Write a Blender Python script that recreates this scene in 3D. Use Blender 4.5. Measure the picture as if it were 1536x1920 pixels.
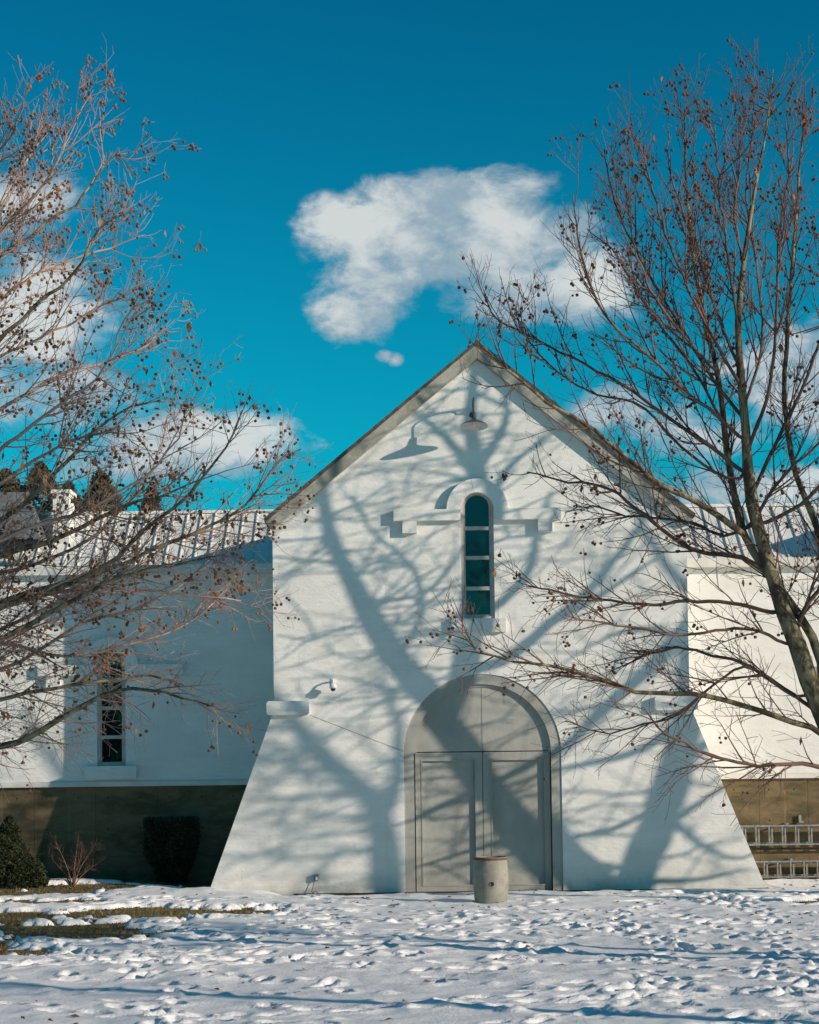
import bpy, math, random
import numpy as np
from mathutils import Vector, Matrix
from mathutils.geometry import tessellate_polygon

scn = bpy.context.scene
for o in list(bpy.data.objects):
    bpy.data.objects.remove(o)
COL = scn.collection
rng = np.random.default_rng(7)
random.seed(7)
R = math.radians

# ------------------------------------------------------------------ camera
EYE, FPX, PITCH, ROLL = 2.25, 3500.0, 3.0, -0.7
SHIFT = 490 - FPX * math.tan(R(PITCH))
cam = bpy.data.cameras.new('camera')
cam.sensor_fit = 'VERTICAL'
cam.sensor_height = 36.0
cam.lens = FPX / 1920 * 36.0
cam.shift_y = SHIFT / 1920
cam.clip_start, cam.clip_end = 0.1, 3000
CAM_M = Matrix.Rotation(R(90 + PITCH), 4, 'X') @ Matrix.Rotation(R(ROLL), 4, 'Z')
cam_o = bpy.data.objects.new('camera', cam)
cam_o.matrix_world = Matrix.Translation((0, 0, EYE)) @ CAM_M
COL.objects.link(cam_o)
scn.camera = cam_o
_R3 = np.array(CAM_M.to_3x3())


def at(px, py, Y):
    """the point of the place that stands Y metres ahead on this line of sight"""
    d = _R3 @ np.array([(px - 768) / FPX, (960 - py + SHIFT) / FPX, -1.0])
    t = Y / d[1]
    return np.array([d[0] * t, Y, d[2] * t + EYE])


# ------------------------------------------------------------------ world, sun, exposure
SUN = np.array([1.9, -1.0, 0.61])            # towards the sun
SUN_EL = math.atan2(SUN[2], math.hypot(SUN[0], SUN[1]))
SUN_ROT = math.atan2(SUN[0], SUN[1])
world = bpy.data.worlds.new('World')
scn.world = world
world.use_nodes = True
wt = world.node_tree
wt.nodes.clear()


def nd(tree, typ, **kw):
    n = tree.nodes.new(typ)
    for k, v in kw.items():
        setattr(n, k, v)
    return n


def mth(tree, op, a, b=None, c=None, clamp=False):
    n = tree.nodes.new('ShaderNodeMath')
    n.operation = op
    n.use_clamp = clamp
    for i, v in enumerate((a, b, c)):
        if v is None:
            continue
        if isinstance(v, (int, float)):
            n.inputs[i].default_value = v
        else:
            tree.links.new(v, n.inputs[i])
    return n.outputs[0]


def mixc(tree, fac, a, b, mode='MIX'):
    n = tree.nodes.new('ShaderNodeMix')
    n.data_type = 'RGBA'
    n.blend_type = mode
    for i, v in ((0, fac), (6, a), (7, b)):
        if isinstance(v, (int, float)):
            n.inputs[i].default_value = v
        elif isinstance(v, tuple):
            n.inputs[i].default_value = (*v, 1.0)
        else:
            tree.links.new(v, n.inputs[i])
    return n.outputs[2]


def sstep(tree, v, lo, hi):
    n = tree.nodes.new('ShaderNodeMapRange')
    n.interpolation_type = 'SMOOTHSTEP'
    tree.links.new(v, n.inputs[0])
    n.inputs[1].default_value, n.inputs[2].default_value = lo, hi
    return n.outputs[0]


def noise(tree, vec, scale, detail=5, rough=0.55, dist=0.0):
    n = tree.nodes.new('ShaderNodeTexNoise')
    if vec is not None:
        tree.links.new(vec, n.inputs['Vector'])
    n.inputs['Scale'].default_value = scale
    n.inputs['Detail'].default_value = detail
    n.inputs['Roughness'].default_value = rough
    n.inputs['Distortion'].default_value = dist
    return n.outputs[0]


def build_sky():
    t = wt
    sky = nd(t, 'ShaderNodeTexSky', sky_type='NISHITA', sun_disc=False)
    sky.sun_elevation, sky.sun_rotation = SUN_EL, SUN_ROT
    sky.air_density, sky.dust_density, sky.ozone_density = 1.0, 0.1, 2.0
    tc = nd(t, 'ShaderNodeTexCoord')
    sep = nd(t, 'ShaderNodeSeparateXYZ')
    t.links.new(tc.outputs['Generated'], sep.inputs[0])
    x, y, z = sep.outputs
    tint = mixc(t, sstep(t, z, .12, .46), (0.012, 1.02, 1.09), (0.008, .64, .82))
    blue = mixc(t, 1.0, sky.outputs[0], tint, 'MULTIPLY')
    yy = mth(t, 'MAXIMUM', y, 0.05)
    u = mth(t, 'DIVIDE', x, yy)
    v = mth(t, 'DIVIDE', z, yy)
    comb = nd(t, 'ShaderNodeCombineXYZ')
    t.links.new(x, comb.inputs[0]); t.links.new(y, comb.inputs[1])
    t.links.new(mth(t, 'MULTIPLY', z, 1.5), comb.inputs[2])
    n1 = noise(t, comb.outputs[0], 30, 10, 0.62, 0.25)
    n2 = noise(t, comb.outputs[0], 13, 6, 0.5, 0.2)
    n3 = noise(t, comb.outputs[0], 2.6, 6, 0.55, 0.2)
    # clouds of this afternoon: centre and half size in tangents of the bearing and the height
    blobs = [(-.034, .297, .030, .019, 1.0), (-.004, .304, .036, .021, 1.0), (.020, .305, .040, .022, 1.0), (.056, .301, .036, .028, 1.2), (.080, .286, .034, .026, 1.0), (.030, .285, .080, .024, 1.1),
             (-.018, .270, .030, .020, .9), (-.022, .252, .030, .020, .9), (.078, .262, .060, .024, 1.15), (.108, .272, .026, .020, .9), (-.008, .290, .06, .018, 1.0),
             (-.112, .178, .058, .020, 1.15), (-.084, .184, .030, .016, 1.0), (-.150, .172, .040, .016, .9), (-.012, .2258, .0062, .0036, .75), (-.005, .2235, .0045, .0042, .7),
             (.110, .196, .028, .014, .9), (.150, .182, .05, .016, .7), (.190, .152, .075, .013, .9), (.225, .210, .06, .035, .9), (-.205, .250, .050, .034, 1.1),
             (-.215, .314, .040, .018, .9), (-.19, .205, .05, .02, .7)]
    d = None
    for cu, cv, ru, rv, s in blobs:
        a = mth(t, 'MULTIPLY', mth(t, 'SUBTRACT', u, cu), 1 / ru)
        b = mth(t, 'MULTIPLY', mth(t, 'SUBTRACT', v, cv), 1 / rv)
        q = mth(t, 'MULTIPLY_ADD', a, a, mth(t, 'MULTIPLY', b, b))
        q = mth(t, 'MULTIPLY', mth(t, 'SUBTRACT', 1.0, q), s)
        d = q if d is None else mth(t, 'SMOOTH_MAX', d, q, 0.25)
    d = mth(t, 'MAXIMUM', d, -2.0)
    d = mth(t, 'ADD', d, mth(t, 'MULTIPLY', mth(t, 'SUBTRACT', n1, 0.5), 3.3))
    front = mth(t, 'GREATER_THAN', y, 0.06)
    a1 = mth(t, 'MULTIPLY', sstep(t, d, -0.12, 0.85), front)
    a1 = mth(t, 'MULTIPLY', a1, 0.93)
    # scattered clouds over the rest of the sky
    inside = mth(t, 'MULTIPLY', sstep(t, mth(t, 'ABSOLUTE', u), .36, .24), sstep(t, v, .56, .44))
    inside = mth(t, 'MULTIPLY', inside, front)
    a2 = mth(t, 'MULTIPLY', sstep(t, n3, .60, .76), mth(t, 'SUBTRACT', 1.0, inside))
    a2 = mth(t, 'MULTIPLY', a2, 0.9)
    alpha = mth(t, 'MAXIMUM', a1, a2)
    lit = mth(t, 'ADD', mth(t, 'MULTIPLY', n2, 1.5), mth(t, 'MULTIPLY', sstep(t, d, 0.2, 1.7), 0.45))
    lit = mth(t, 'ADD', lit, mth(t, 'MULTIPLY', mth(t, 'SUBTRACT', n1, .5), .8))
    for cu, cv, ru, rv, s in ((.058, .306, .030, .022, .42), (-.030, .303, .030, .016, .25), (.105, .264, .03, .02, .25), (.02, .270, .07, .016, -.16), (-.105, .182, .06, .02, .45), (-.21, .25, .06, .04, .3)):
        a = mth(t, 'MULTIPLY', mth(t, 'SUBTRACT', u, cu), 1 / ru)
        b = mth(t, 'MULTIPLY', mth(t, 'SUBTRACT', v, cv), 1 / rv)
        q = mth(t, 'MAXIMUM', mth(t, 'SUBTRACT', 1.0, mth(t, 'MULTIPLY_ADD', a, a, mth(t, 'MULTIPLY', b, b))), 0.0)
        lit = mth(t, 'ADD', lit, mth(t, 'MULTIPLY', q, s))
    lit = sstep(t, lit, 0.70, 1.36)
    ccol = mixc(t, lit, (3.1, 4.2, 5.0), (6.8, 7.1, 7.0))
    col = mixc(t, alpha, blue, ccol)
    bg = nd(t, 'ShaderNodeBackground')
    bg.inputs[1].default_value = 0.1
    t.links.new(col, bg.inputs[0])
    out = nd(t, 'ShaderNodeOutputWorld')
    t.links.new(bg.outputs[0], out.inputs[0])


build_sky()
sl = bpy.data.lights.new('sun', 'SUN')
sl.energy, sl.angle, sl.color = 4.9, R(0.36), (1.0, 0.835, 0.69)
sun_o = bpy.data.objects.new('sun', sl)
sun_o.rotation_euler = Vector(SUN).to_track_quat('Z', 'Y').to_euler()
sun_o.location = (30, -10, 20)
COL.objects.link(sun_o)
scn.view_settings.view_transform = 'Standard'
scn.view_settings.look = 'None'
scn.view_settings.exposure = 0.0
scn.view_settings.gamma = 1.0
scn.view_settings.use_curve_mapping = False


# ------------------------------------------------------------------ materials
def mat(name, c1, c2=None, scale=3.0, rough=0.8, bump=0.0, bscale=40.0, spec=0.3, metal=0.0, lo=.35, hi=.65, stretch=(1, 1, 1), detail=6, bdist=0.02):
    m = bpy.data.materials.new(name)
    m.use_nodes = True
    t = m.node_tree
    b = t.nodes['Principled BSDF']
    b.inputs['Roughness'].default_value = rough
    b.inputs['Specular IOR Level'].default_value = spec
    b.inputs['Metallic'].default_value = metal
    tc = nd(t, 'ShaderNodeTexCoord')
    mp = nd(t, 'ShaderNodeMapping')
    mp.inputs['Scale'].default_value = stretch
    t.links.new(tc.outputs['Object'], mp.inputs[0])
    vec = mp.outputs[0]
    if c2 is None:
        b.inputs['Base Color'].default_value = (*c1, 1)
        m['vec'] = 0
    else:
        f = sstep(t, noise(t, vec, scale, detail, .6), lo, hi)
        t.links.new(mixc(t, f, c1, c2), b.inputs['Base Color'])
    if bump:
        bn = nd(t, 'ShaderNodeBump')
        bn.inputs['Strength'].default_value = bump
        bn.inputs['Distance'].default_value = bdist
        t.links.new(noise(t, vec, bscale, 4, .6), bn.inputs['Height'])
        t.links.new(bn.outputs[0], b.inputs['Normal'])
    return m


def wall_material():
    """painted masonry: broad trowel unevenness, faint courses, a little grime low down"""
    m = bpy.data.materials.new('white_painted_wall')
    m.use_nodes = True
    t = m.node_tree
    b = t.nodes['Principled BSDF']
    b.inputs['Roughness'].default_value = .75
    b.inputs['Specular IOR Level'].default_value = .25
    geo = nd(t, 'ShaderNodeNewGeometry')
    sep = nd(t, 'ShaderNodeSeparateXYZ')
    t.links.new(geo.outputs['Position'], sep.inputs[0])
    mp = nd(t, 'ShaderNodeMapping')
    mp.inputs['Scale'].default_value = (1, 1, 2.2)
    t.links.new(geo.outputs['Position'], mp.inputs[0])
    f = sstep(t, noise(t, mp.outputs[0], .9, 6, .6), .3, .7)
    c = mixc(t, f, (.70, .695, .65), (.80, .795, .755))
    streak = nd(t, 'ShaderNodeMapping')
    streak.inputs['Scale'].default_value = (5, 5, .35)
    t.links.new(geo.outputs['Position'], streak.inputs[0])
    s = sstep(t, noise(t, streak.outputs[0], 1.2, 5, .6), .55, .8)
    c = mixc(t, mth(t, 'MULTIPLY', s, .30), c, (.52, .50, .43))
    g = mth(t, 'MULTIPLY', sstep(t, sep.outputs[2], .55, 0.0), sstep(t, noise(t, geo.outputs['Position'], 3.5, 5, .6), .35, .7))
    c = mixc(t, mth(t, 'MULTIPLY', g, .5), c, (.42, .37, .29))
    t.links.new(c, b.inputs['Base Color'])
    br = nd(t, 'ShaderNodeTexBrick')
    bm = nd(t, 'ShaderNodeCombineXYZ')
    t.links.new(sep.outputs[0], bm.inputs[0]); t.links.new(sep.outputs[2], bm.inputs[1])
    t.links.new(bm.outputs[0], br.inputs['Vector'])
    br.inputs['Color1'].default_value = (1, 1, 1, 1)
    br.inputs['Color2'].default_value = (.9, .9, .9, 1)
    br.inputs['Mortar'].default_value = (.45, .45, .45, 1)
    br.inputs['Scale'].default_value = 1.0
    br.inputs['Mortar Size'].default_value = .006
    br.inputs['Mortar Smooth'].default_value = 1.0
    br.inputs['Brick Width'].default_value = .22
    br.inputs['Row Height'].default_value = .075
    h = mth(t, 'MULTIPLY', br.outputs[0], .22)
    h = mth(t, 'ADD', h, mth(t, 'MULTIPLY', noise(t, mp.outputs[0], 7, 4, .6), .9))
    h = mth(t, 'ADD', h, mth(t, 'MULTIPLY', noise(t, geo.outputs['Position'], 45, 3, .6), .25))
    bn = nd(t, 'ShaderNodeBump')
    bn.inputs['Strength'].default_value = .7
    bn.inputs['Distance'].default_value = .018
    t.links.new(h, bn.inputs['Height'])
    t.links.new(bn.outputs[0], b.inputs['Normal'])
    return m


def concrete_material():
    m = bpy.data.materials.new('stained_concrete')
    m.use_nodes = True
    t = m.node_tree
    b = t.nodes['Principled BSDF']
    b.inputs['Roughness'].default_value = .9
    b.inputs['Specular IOR Level'].default_value = .2
    geo = nd(t, 'ShaderNodeNewGeometry')
    mp = nd(t, 'ShaderNodeMapping')
    mp.inputs['Scale'].default_value = (.8, 1, 2.0)
    t.links.new(geo.outputs['Position'], mp.inputs[0])
    f = sstep(t, noise(t, mp.outputs[0], 1.6, 7, .62, .4), .35, .68)
    c = mixc(t, f, (.205, .145, .082), (.085, .074, .038))
    f2 = sstep(t, noise(t, mp.outputs[0], 5.0, 6, .65, .2), .5, .8)
    c = mixc(t, mth(t, 'MULTIPLY', f2, .5), c, (.27, .215, .13))
    sm = nd(t, 'ShaderNodeMapping')
    sm.inputs['Scale'].default_value = (9, 1, .3)
    t.links.new(geo.outputs['Position'], sm.inputs[0])
    s = sstep(t, noise(t, sm.outputs[0], 1.5, 4, .6), .6, .78)
    c = mixc(t, mth(t, 'MULTIPLY', s, .35), c, (.34, .29, .19))
    t.links.new(c, b.inputs['Base Color'])
    bn = nd(t, 'ShaderNodeBump')
    bn.inputs['Strength'].default_value = .5
    bn.inputs['Distance'].default_value = .015
    t.links.new(noise(t, geo.outputs['Position'], 18, 6, .65), bn.inputs['Height'])
    t.links.new(bn.outputs[0], b.inputs['Normal'])
    return m


def snow_material():
    m = bpy.data.materials.new('old_snow')
    m.use_nodes = True
    t = m.node_tree
    b = t.nodes['Principled BSDF']
    b.inputs['Roughness'].default_value = .55
    b.inputs['Specular IOR Level'].default_value = .3
    geo = nd(t, 'ShaderNodeNewGeometry')
    f = sstep(t, noise(t, geo.outputs['Position'], 1.4, 6, .6), .3, .75)
    c = mixc(t, f, (.93, .925, .92), (.86, .86, .86))
    f2 = sstep(t, noise(t, geo.outputs['Position'], 14, 5, .7), .62, .8)
    c = mixc(t, mth(t, 'MULTIPLY', f2, .35), c, (.60, .57, .52))
    t.links.new(c, b.inputs['Base Color'])
    bn = nd(t, 'ShaderNodeBump')
    bn.inputs['Strength'].default_value = .6
    bn.inputs['Distance'].default_value = .03
    t.links.new(mth(t, 'ADD', noise(t, geo.outputs['Position'], 22, 6, .65), mth(t, 'MULTIPLY', noise(t, geo.outputs['Position'], 90, 3, .6), .3)), bn.inputs['Height'])
    t.links.new(bn.outputs[0], b.inputs['Normal'])
    return m


M = {}
M['wall'] = wall_material()
M['concrete'] = concrete_material()
M['snow'] = snow_material()
M['trim'] = mat('weathered_white_trim', (.62, .61, .55), (.72, .71, .66), 2.5, .7, .2, 30)
M['rake'] = mat('weathered_grey_board', (.27, .265, .22), (.42, .41, .345), 2.2, .75, .4, 18, stretch=(1, 1, 1))
M['roofedge'] = mat('dark_shingle', (.06, .058, .055), (.12, .11, .10), 9, .9, .6, 30)
M['metal_roof'] = mat('pale_metal_roof', (.70, .70, .66), (.78, .78, .75), 1.3, .45, .15, 6, spec=.5)
M['door'] = mat('grey_painted_door', (.315, .315, .282), (.385, .385, .345), 1.6, .6, .25, 14, stretch=(1, 1, .5))
M['frame'] = mat('grey_window_frame', (.40, .38, .34), (.50, .48, .44), 6, .5, .1, 30)
M['lamp'] = mat('green_grey_enamel', (.035, .055, .055), (.06, .08, .08), 7, .35, .1, 30, spec=.5)
M['lampin'] = mat('pale_enamel', (.55, .53, .50), (.63, .61, .58), 8, .4)
M['bulb'] = mat('frosted_bulb', (.80, .78, .66), (.84, .82, .7), 4, .3)
M['plastic_w'] = mat('white_plastic', (.74, .74, .72), (.80, .80, .78), 9, .35, spec=.5)
M['dark'] = mat('dark_plastic', (.015, .015, .016), (.03, .03, .03), 9, .25, spec=.5)
M['galv'] = mat('dull_galvanised_metal', (.30, .31, .30), (.42, .42, .40), 20, .45, spec=.5, metal=.4)
M['alu'] = mat('dull_aluminium', (.20, .20, .195), (.34, .34, .325), 14, .42, metal=.3, spec=.5)
M['rust'] = mat('rust_brown', (.10, .05, .03), (.17, .085, .05), 30, .8)
M['barrel'] = mat('stone_grey_barrel', (.22, .215, .175), (.30, .29, .24), 4, .6, .3, 30)
M['soil'] = mat('dark_soil', (.045, .032, .02), (.10, .07, .04), 12, .95, .8, 40)
M['lawn'] = mat('winter_lawn', (.10, .085, .034), (.19, .14, .065), 5, .95, .9, 60)
M['grass'] = mat('grass_blade', (.15, .135, .045), (.26, .20, .09), 1.5, .8)
M['leaf'] = mat('dead_leaf', (.22, .085, .035), (.13, .05, .022), 9, .75)
M['leaf2'] = mat('hanging_dead_leaf', (.36, .16, .06), (.22, .09, .035), 9, .7)
M['ball'] = mat('seed_ball', (.10, .045, .028), (.17, .08, .045), 6, .85)
M['ball_pale'] = mat('tan_seed_ball', (.085, .036, .02), (.32, .145, .065), 1.2, .85)
M['twig'] = mat('twig_bark', (.085, .050, .040), (.20, .115, .085), 2.0, .8)
M['twig_pale'] = mat('pale_twig_bark', (.21, .135, .105), (.52, .345, .275), 1.1, .8)
M['bark'] = mat('mottled_plane_bark', (.085, .062, .038), (.30, .25, .15), 5.5, .9, .9, 26, lo=.42, hi=.62, stretch=(1.6, 1.6, .7))
M['ever'] = mat('dark_evergreen', (.012, .019, .008), (.038, .046, .016), 5, .75)
M['ever_far'] = mat('brown_green_conifer', (.060, .055, .026), (.125, .085, .045), 1.2, .8)
M['slate'] = mat('grey_slate', (.12, .13, .135), (.20, .21, .215), 5, .7, .5, 20)


def glass_material():
    m = bpy.data.materials.new('window_glass')
    m.use_nodes = True
    b = m.node_tree.nodes['Principled BSDF']
    t = m.node_tree
    b.inputs['Base Color'].default_value = (.006, .010, .012, 1)
    b.inputs['Roughness'].default_value = .04
    b.inputs['Specular IOR Level'].default_value = .5
    b.inputs['IOR'].default_value = 1.7
    geo = nd(t, 'ShaderNodeNewGeometry')
    bn = nd(t, 'ShaderNodeBump')
    bn.inputs['Strength'].default_value = .12
    bn.inputs['Distance'].default_value = .02
    t.links.new(noise(t, geo.outputs['Position'], 2.2, 2, .5), bn.inputs['Height'])
    t.links.new(bn.outputs[0], b.inputs['Normal'])
    return m


M['glass'] = glass_material()


# ------------------------------------------------------------------ object helpers
def tag(o, label=None, cat=None, group=None, kind=None):
    for k, v in (('label', label), ('category', cat), ('group', group), ('kind', kind)):
        if v:
            o[k] = v
    return o


def empty(name, loc, label=None, cat=None, group=None):
    o = bpy.data.objects.new(name, None)
    o.empty_display_size = .2
    o.location = loc
    COL.objects.link(o)
    return tag(o, label, cat, group)


def link(name, me, parent=None, loc=(0, 0, 0)):
    """parts are modelled in place coordinates; their parents sit unrotated"""
    o = bpy.data.objects.new(name, me)
    o.location = loc
    COL.objects.link(o)
    if parent is not None:
        o.parent = parent
        o.matrix_parent_inverse = Matrix.Identity(4)
        p = Vector((0, 0, 0))
        q = parent
        while q is not None:
            p += q.location
            q = q.parent
        o.location = Vector(loc) - p
    return o


class MB:
    def __init__(s):
        s.v, s.f, s.mi = [], [], []

    def add(s, v, f, mi=0):
        n = len(s.v)
        s.v += [tuple(map(float, p)) for p in v]
        s.f += [tuple(n + i for i in q) for q in f]
        s.mi += [mi] * len(f)
        return s

    def box(s, x0, x1, y0, y1, z0, z1, mi=0, bev=0.0):
        if bev:
            b = bev
            pts = [(x0 + b, z0), (x1 - b, z0), (x1, z0 + b), (x1, z1 - b), (x1 - b, z1), (x0 + b, z1), (x0, z1 - b), (x0, z0 + b)]
            return s.prism(pts, y0, y1, mi)
        v = [(x0, y0, z0), (x1, y0, z0), (x1, y1, z0), (x0, y1, z0), (x0, y0, z1), (x1, y0, z1), (x1, y1, z1), (x0, y1, z1)]
        return s.add(v, [(0, 1, 5, 4), (1, 2, 6, 5), (2, 3, 7, 6), (3, 0, 4, 7), (4, 5, 6, 7), (3, 2, 1, 0)], mi)

    def prism(s, pts, y0, y1, mi=0, holes=(), back=True):
        """outline in (x, z), counter-clockwise seen from -y, extruded y0 -> y1; holes are cut right through"""
        loops = [list(pts)] + [list(h) for h in holes]
        flat = [p for l in loops for p in l]
        tri = tessellate_polygon([[Vector((p[0], p[1], 0)) for p in l] for l in loops])
        n = len(flat)
        v = [(p[0], y0, p[1]) for p in flat] + [(p[0], y1, p[1]) for p in flat]
        f = []
        for a, b, c in tri:
            A, B, Cc = flat[a], flat[b], flat[c]
            cr = (B[0] - A[0]) * (Cc[1] - A[1]) - (B[1] - A[1]) * (Cc[0] - A[0])
            q = (a, b, c) if cr > 0 else (a, c, b)
            f.append(q)
            if back:
                f.append((q[0] + n, q[2] + n, q[1] + n))
        k = 0
        for li, l in enumerate(loops):
            m = len(l)
            area = sum(l[i][0] * l[(i + 1) % m][1] - l[(i + 1) % m][0] * l[i][1] for i in range(m))
            for i in range(m):
                a, b = k + i, k + (i + 1) % m
                if (area > 0) == (li == 0):
                    f.append((b, a, a + n, b + n))
                else:
                    f.append((a, b, b + n, a + n))
            k += m
        return s.add(v, f, mi)

    def tube(s, pts, r, sides=6, mi=0, caps=True):
        pts = [np.array(p, float) for p in pts]
        rr = r if hasattr(r, '__len__') else [r] * len(pts)
        rings = []
        ref = None
        for i, p in enumerate(pts):
            t = pts[min(i + 1, len(pts) - 1)] - pts[max(i - 1, 0)]
            t = t / (np.linalg.norm(t) + 1e-9)
            if ref is None:
                ref = np.cross(t, (0, 0, 1)) if abs(t[2]) < .9 else np.cross(t, (1, 0, 0))
            u = ref - t * np.dot(ref, t)
            u /= np.linalg.norm(u) + 1e-9
            ref = u
            w = np.cross(t, u)
            rings.append([p + rr[i] * (math.cos(a) * u + math.sin(a) * w) for a in [2 * math.pi * k / sides for k in range(sides)]])
        v = [q for r_ in rings for q in r_]
        f = []
        for i in range(len(pts) - 1):
            for k in range(sides):
                a, b = i * sides + k, i * sides + (k + 1) % sides
                f.append((a, b, b + sides, a + sides))
        if caps:
            f.append(tuple(range(sides))[::-1])
            f.append(tuple((len(pts) - 1) * sides + k for k in range(sides)))
        return s.add(v, f, mi)

    def lathe(s, prof, cx, cy, n=32, mi=0, cz=0.0):
        v, f = [], []
        for r, z in prof:
            for k in range(n):
                a = 2 * math.pi * k / n
                v.append((cx + r * math.cos(a), cy + r * math.sin(a), cz + z))
        for i in range(len(prof) - 1):
            for k in range(n):
                a, b = i * n + k, i * n + (k + 1) % n
                f.append((a, b, b + n, a + n))
        return s.add(v, f, mi)

    def mesh(s, name, mats, smooth=False):
        me = bpy.data.meshes.new(name)
        me.from_pydata(s.v, [], s.f)
        for m in (mats if isinstance(mats, (list, tuple)) else [mats]):
            me.materials.append(m)
        if any(s.mi):
            me.polygons.foreach_set('material_index', s.mi)
        if smooth:
            me.polygons.foreach_set('use_smooth', [True] * len(s.f))
        me.update()
        return me

    def build(s, name, mats, parent=None, smooth=False):
        return link(name, s.mesh(name, mats, smooth), parent)


def np_mesh(name, V, F, mats, smooth=True, midx=None):
    """V (n,3), F (m,k) with k = 3 or 4"""
    me = bpy.data.meshes.new(name)
    k = F.shape[1]
    me.vertices.add(len(V))
    me.vertices.foreach_set('co', np.ascontiguousarray(V, dtype=np.float32).ravel())
    me.loops.add(F.size)
    me.loops.foreach_set('vertex_index', np.ascontiguousarray(F, dtype=np.int32).ravel())
    me.polygons.add(len(F))
    me.polygons.foreach_set('loop_start', np.arange(0, F.size, k, dtype=np.int32))
    me.polygons.foreach_set('loop_total', np.full(len(F), k, dtype=np.int32))
    me.polygons.foreach_set('use_smooth', np.full(len(F), smooth, dtype=bool))
    for m in (mats if isinstance(mats, (list, tuple)) else [mats]):
        me.materials.append(m)
    if midx is not None:
        me.polygons.foreach_set('material_index', midx.astype(np.int32))
    me.update(calc_edges=True)
    return me


# ------------------------------------------------------------------ ground
YW = 35.0            # gable front
YG = 37.3            # wing fronts


def vnoise(x, y, scale, seed, octv=4, rough=.5):
    """smooth value noise on arrays"""
    out = np.zeros_like(x)
    amp, tot = 1.0, 0.0
    r = np.random.default_rng(seed)
    for o in range(octv):
        g = r.random((256, 256))
        fx, fy = x * scale + 31.7 * o, y * scale + 17.3 * o
        ix, iy = np.floor(fx).astype(int), np.floor(fy).astype(int)
        tx, ty = fx - ix, fy - iy
        tx, ty = tx * tx * (3 - 2 * tx), ty * ty * (3 - 2 * ty)
        a, b = g[ix & 255, iy & 255], g[(ix + 1) & 255, iy & 255]
        c, d = g[ix & 255, (iy + 1) & 255], g[(ix + 1) & 255, (iy + 1) & 255]
        out += amp * ((a * (1 - tx) + b * tx) * (1 - ty) + (c * (1 - tx) + d * tx) * ty)
        tot += amp
        amp *= rough
        scale *= 2.03
    return out / tot


def smooth(a, b, v):
    t = np.clip((v - a) / (b - a), 0, 1)
    return t * t * (3 - 2 * t)


def ground_z(x, y):
    """lie of the lawn under the snow"""
    z = .05 * (vnoise(x, y, .22, 3, 3) - .5)
    z = z * (1 - smooth(33.6, 34.8, y) * smooth(-4.4, -3.6, x) * (1 - smooth(6.4, 7.2, x)))
    z = z + .20 * smooth(33.0, 37.0, y) * smooth(-3.6, -5.2, x)
    return z - .012


def bare(x, y):
    """1 where the snow has melted off the lawn"""
    n = vnoise(x * .55, y * .9, .55, 11, 5, .6)
    def ell(cx, cy, rx, ry):
        return 1 - np.sqrt(((x - cx) / rx) ** 2 + ((y - cy) / ry) ** 2)
    b = np.maximum.reduce([ell(-5.6, 27.2, 2.4, 2.0) * 1.6, ell(-4.4, 30.9, 2.4, 1.2) * 1.5, ell(-7.0, 30.3, 2.2, 1.6) * 1.4, ell(-5.6, 24.0, 1.6, .6) * 1.3, ell(7.3, 31.6, 1.9, .8),
                           ell(-6.4, 35.6, 1.3, .7) * .9, ell(-4.2, 36.6, 1.2, .6), ell(-3.2, 29.0, 1.2, .6) * .6, ell(8.2, 28.4, 1.4, .5) * .7, ell(6.2, 33.6, 1.5, .35) * .8, ell(-7.4, 33.2, 1.6, .5) * .9, ell(-5.4, 33.6, 1.2, .4) * .8])
    n2 = vnoise(x * .8, y * 1.5, 1.9, 13, 4, .6)
    return b * 1.1 + (n - .5) * 2.2 + (n2 - .5) * 3.3 + .26


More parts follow.
